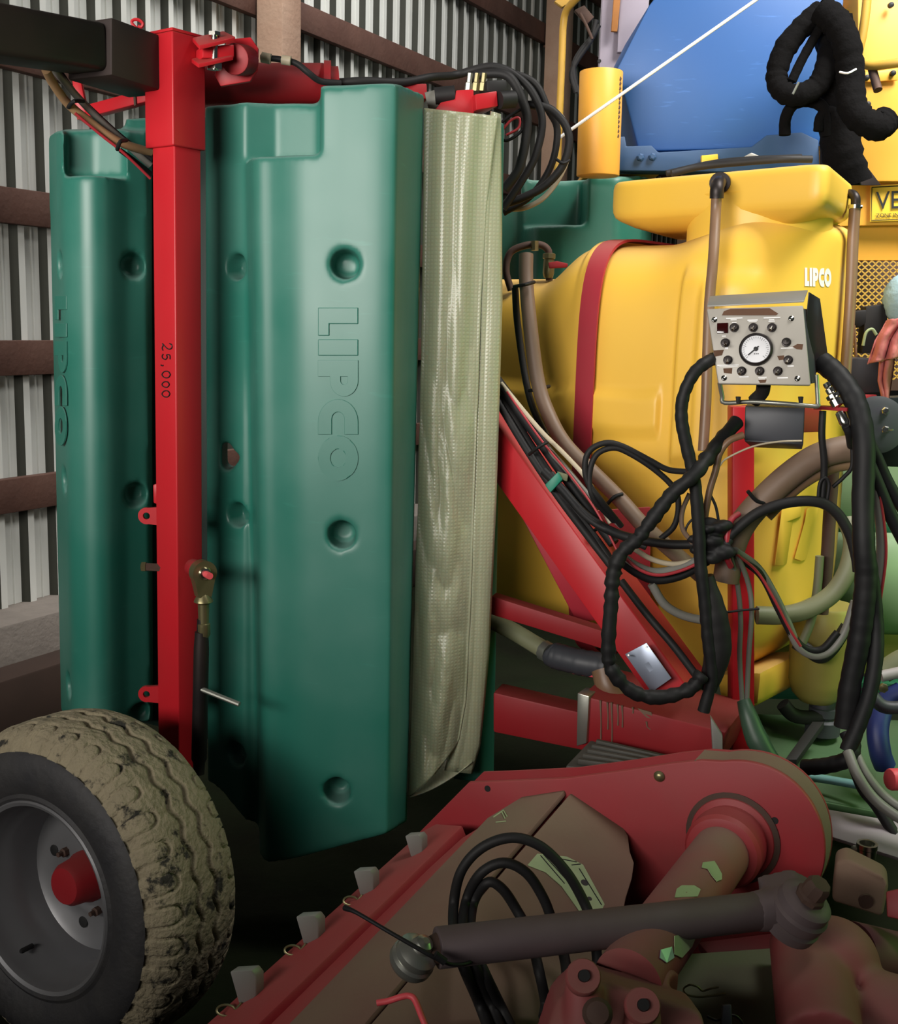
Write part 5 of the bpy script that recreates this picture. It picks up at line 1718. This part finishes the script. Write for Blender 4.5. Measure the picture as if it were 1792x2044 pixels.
# main taped looms
l1 = bundle('control_loom', 'long black taped loom hanging from the control box past its left side', 'loom', 2.66, [
    ([(1436, 712, 2.74), (1412, 722, 2.68), (1385, 745), (1364, 790), (1360, 835), (1370, 890), (1386, 960), (1394, 1050), (1398, 1130), (1406, 1200), (1412, 1270), (1420, 1350), (1404, 1420)], 12.5, 'loom')], 'loom', wrinkle=.10, n=14)
hose('lower_sleeve', [(1408, 1150, 2.68), (1426, 1230, 2.68), (1432, 1300, 2.68), (1412, 1376, 2.68)], 27, M['black'], l1, wrinkle=.04, n=16, taper=[.6, 1, 1.05, .7])
l2 = bundle('branch_loom', 'wrinkled black taped loom curling round the end of the sloping beam', 'loom', 2.64, [
    ([(1470, 842, 2.76), (1425, 895, 2.7), (1388, 945), (1342, 985), (1305, 1032), (1275, 1072), (1240, 1105), (1224, 1145), (1220, 1200), (1214, 1290), (1222, 1338), (1262, 1380), (1315, 1392), (1375, 1376), (1402, 1345)], 14, 'loom')], 'loom', wrinkle=.22, n=14)
kb = MB()
for i in range(16):
    kb.sphere(at(1418 + random.uniform(-42, 36), 1082 + random.uniform(-40, 42), 2.68 + random.uniform(-.02, .03)), random.uniform(.014, .026), 8, (1.2, .8, .7))
kn_ = tag(link('cable_knot', remesh(kb, .004, 3), M['loom']), 'dark knotted clump where all cables meet beside the red upright', 'cable knot')
bundle('swept_cables', 'grey red and black cables sweeping in a shallow curve under the knot', 'cables', 2.72, [
    ([(1238, 1108), (1270, 1130), (1310, 1142), (1360, 1132), (1412, 1108)], 9, 'greyc'),
    ([(1240, 1122), (1275, 1146), (1312, 1158), (1362, 1148), (1412, 1120)], 9, 'loom'),
    ([(1245, 1112, 2.7), (1278, 1138, 2.69), (1315, 1148, 2.69), (1362, 1138, 2.69), (1410, 1116, 2.69)], 3.5, 'redw'),
    ([(1260, 1092), (1300, 1116), (1345, 1126), (1390, 1118)], 5.5, 'cream'),
    ([(1300, 1165), (1325, 1205), (1362, 1228), (1412, 1240)], 9, 'greyc')])
bundle('fine_wires', 'fine black and brown wires looping left of the red upright', 'wires', 2.7, [
    ([(1412, 978), (1428, 1010), (1435, 1050), (1436, 1075)], 3, 'black'),
    ([(1376, 985), (1362, 1020), (1362, 1055), (1382, 1084)], 5, 'brown'),
    ([(1484, 868), (1455, 880), (1436, 905), (1428, 940), (1416, 980), (1405, 1040)], 7, 'pipe'),
    ([(1600, 880), (1550, 882), (1500, 892), (1450, 915), (1436, 930)], 2, 'cream'),
    ([(1378, 1080), (1368, 1060), (1378, 1040), (1392, 1034)], 2.5, 'black'),
    ([(1420, 1190), (1440, 1220), (1480, 1218), (1515, 1215)], 2.5, 'black')], 'wire')
# fat hose pair
fh = bundle('fat_hose', 'thick brown ribbed hose arching right over the red upright', 'hose', 2.78, [
    ([(1725, 895), (1680, 897), (1630, 912), (1580, 945), (1530, 990), (1486, 1040), (1462, 1090), (1448, 1160)], 27, 'brown'),
    ([(1725, 924, 2.8), (1670, 930, 2.8), (1620, 952, 2.8), (1575, 985, 2.8), (1530, 1030, 2.8)], 13, 'pipe')], 'hose', k=14, n=16)
hose('tie', [(1492, 980, 2.74), (1510, 1000, 2.745), (1534, 1006, 2.755)], 4, M['loom'], fh, k=3)
hose('tie', [(1642, 820, 2.74), (1640, 870, 2.74), (1644, 915, 2.745), (1644, 952, 2.75), (1640, 1000, 2.75)], 7, M['black'], fh)
hose('strap', [(1700, 880, 2.74), (1700, 930, 2.74), (1684, 952, 2.75), (1662, 972, 2.76)], 4, M['black'], fh)
hose('strap_loop', [(1632, 1000, 2.74), (1636, 965, 2.74), (1646, 954, 2.74), (1654, 966, 2.74), (1650, 1000, 2.74)], 3.5, M['black'], fh)
hose('black_arch_hose', [(1440, 1085, 2.70), (1470, 1056, 2.7), (1515, 1022, 2.7), (1575, 1003, 2.7), (1632, 1002, 2.7), (1668, 1022, 2.7), (1694, 1062, 2.7), (1708, 1110, 2.7), (1712, 1140, 2.7)], 11, M['black'], None, label='black hose arch below the thick brown ribbed hose')
hose('red_hose', [(1474, 1026, 2.72), (1458, 1040, 2.7), (1450, 1075, 2.69), (1450, 1110, 2.69), (1458, 1130, 2.72)], 6.5, M['strap'], None, label='short red hose loop against the red upright', n=8)
gc_ = bundle('grey_cables', 'two pale grey cables running down into a green rubber sleeve', 'cables', 2.78, [
    ([(1456, 1100, 2.72), (1472, 1170), (1478, 1240), (1476, 1310), (1482, 1410)], 5.5, 'greyc'),
    ([(1468, 1100, 2.72), (1492, 1160), (1500, 1220), (1494, 1310), (1490, 1410)], 5.5, 'greyc')])
hose('rubber_sleeve', [(1484, 1398, 2.78), (1494, 1430, 2.76), (1512, 1478, 2.74), (1544, 1524, 2.72), (1590, 1556, 2.72)], 19, M['sleeve'], gc_, n=14, taper=[.75, 1, 1.25, 1, .5])
bundle('drooping_cables', 'grey and red cables drooping in a deep curve over the filter bowl', 'cables', 2.8, [
    ([(1466, 1100, 2.74), (1510, 1132), (1542, 1182), (1570, 1240), (1592, 1288), (1622, 1308), (1656, 1300), (1685, 1262), (1706, 1200)], 9, 'greyc'),
    ([(1474, 1112, 2.76), (1520, 1150), (1552, 1212), (1580, 1266), (1606, 1294), (1640, 1296), (1672, 1262)], 8, 'loom'),
    ([(1470, 1106, 2.72), (1512, 1142, 2.77), (1545, 1196, 2.77), (1574, 1252, 2.77), (1598, 1290, 2.77)], 3, 'redw')])
hose('olive_hose', [(1510, 1228, 2.92), (1560, 1228, 2.92), (1612, 1216, 2.92), (1662, 1184, 2.92), (1692, 1136, 2.92), (1702, 1080, 2.94), (1690, 1040, 2.98)], 19, M['olive'], None, n=14, label='olive green hose curving up between yellow tank and green machine')
hose('clear_tube', [(1598, 1290, 3.0), (1618, 1240, 3.0), (1630, 1180, 3.0), (1636, 1110, 3.0)], 9, M['olive'], None, label='thin straight olive tube behind the curving olive hose')
hose('brown_riser', [(1640, 1225, 3.05), (1650, 1120, 3.05), (1656, 1020, 3.05), (1662, 940, 3.05)], 13, M['rust'], None, label='dark brown vertical pipe between yellow tank and green panels', cat='pipe')
# the big black loom on the right
r1 = bundle('main_loom', 'thick black taped loom falling on the right side of the control box', 'loom', 2.6, [
    ([(1640, 722, 2.76), (1674, 752, 2.72), (1708, 805, 2.68), (1724, 885, 2.64), (1722, 1000, 2.62), (1724, 1090), (1728, 1150), (1722, 1220), (1712, 1290), (1696, 1370), (1686, 1450)], 21, 'loom'),
    ([(1734, 1120, 2.62), (1746, 1220, 2.62), (1748, 1300, 2.6), (1736, 1380, 2.58), (1712, 1450, 2.56), (1690, 1500, 2.55)], 16, 'loom'),
    ([(1690, 1460, 2.58), (1702, 1490, 2.56), (1692, 1515, 2.55), (1650, 1528, 2.58), (1605, 1532, 2.62)], 17, 'loom')], 'loom', wrinkle=.07, n=14)
bundle('grey_hoses', 'pair of grey hoses leaving the loom towards the lower right edge', 'hoses', 2.5, [
    ([(1692, 1500, 2.54), (1710, 1545), (1742, 1592, 2.48), (1790, 1630, 2.45), (1850, 1660, 2.42)], 11, 'greyc'),
    ([(1704, 1495, 2.56), (1728, 1545, 2.52), (1765, 1590, 2.5), (1810, 1620, 2.47), (1860, 1640, 2.44)], 10, 'greyc'),
    ([(1700, 1520, 2.6), (1722, 1575, 2.57), (1750, 1610, 2.55), (1800, 1690, 2.5)], 12, 'black')], 'hose')
hose('black_diagonal_hose', [(1716, 850, 2.72), (1745, 905, 2.72), (1775, 970, 2.72), (1830, 1060, 2.72)], 13, M['loom'], None, label='upper black hose slanting to right edge beside main loom')
hose('black_diagonal_hose', [(1722, 900, 2.7), (1748, 960, 2.7), (1778, 1030, 2.7), (1830, 1130, 2.7)], 14, M['loom'], None, label='lower black hose slanting to right edge beside main loom')
bundle('reddish_hose', 'grey hose with thin red line hanging right of the main loom', 'hose', 2.7, [
    ([(1745, 965), (1756, 1040), (1758, 1110), (1748, 1190), (1738, 1260), (1734, 1320)], 10, 'greyc'),
    ([(1752, 965, 2.69), (1764, 1040, 2.69), (1768, 1110, 2.69), (1758, 1190, 2.69), (1748, 1260, 2.69)], 3, 'redw')], 'hose')
# pipe and fitting under the red rail
pf_ = thing('drain_pipe', 'grey brown pipe with a clamp and ribbed black fitting under the tank', 'pipe', at(1150, 1340, 3.05))
hose('pipe', [(975, 1234, 3.2), (1030, 1264, 3.14), (1100, 1306, 3.06)], 18, M['olive'], pf_, k=3)
hose('clamp', [(1086, 1298, 3.07), (1098, 1305, 3.05)], 22, M['galv'], pf_, k=2)
hose('fitting', [(1104, 1306, 3.05), (1112, 1310, 3.04), (1160, 1322, 3.0), (1208, 1330, 2.98)], 27, M['dkgrey'], pf_, k=8, n=16, wrinkle=.06)
hose('brown_elbow', [(1206, 1336, 2.94), (1216, 1372, 2.92), (1240, 1392, 2.92), (1262, 1398, 2.92)], 27, M['pipe'], pf_, n=16)

# black hoses looping over the mower


def yd(x, y, lim=1.95, h=.05):
    return (x, y, min(lim, ep(x, y).y - h))


bundle('mower_hoses', 'black hydraulic hoses standing in tall loops over the mower deck', 'hoses', 1.95, [
    ([yd(985, 2080), yd(955, 2000), (925, 1930, 1.75), (908, 1880, 1.84), (905, 1810, 1.95), (920, 1740), (962, 1692), (1022, 1672), (1080, 1690), (1130, 1740), (1166, 1802), (1182, 1850, 1.93), yd(1192, 1920, 1.9), yd(1186, 1975, 1.86)], 12.5, 'black'),
    ([yd(1010, 2080), yd(978, 2000), (948, 1930, 1.77), (924, 1870, 1.86), (930, 1800, 1.96), (958, 1745), (1004, 1722), (1050, 1742), (1084, 1792), (1104, 1845, 1.94), yd(1126, 1910, 1.88), yd(1130, 1965, 1.82), yd(1112, 1995)], 12.5, 'black'),
    ([yd(1040, 2090), yd(1000, 2010), (966, 1940, 1.78), (940, 1880, 1.86), (944, 1805, 1.96), (972, 1762), (1002, 1774), (1032, 1818), (1058, 1870, 1.92), yd(1076, 1940, 1.84), yd(1088, 2000), yd(1085, 2030)], 12.5, 'black')], 'hose', n=12)
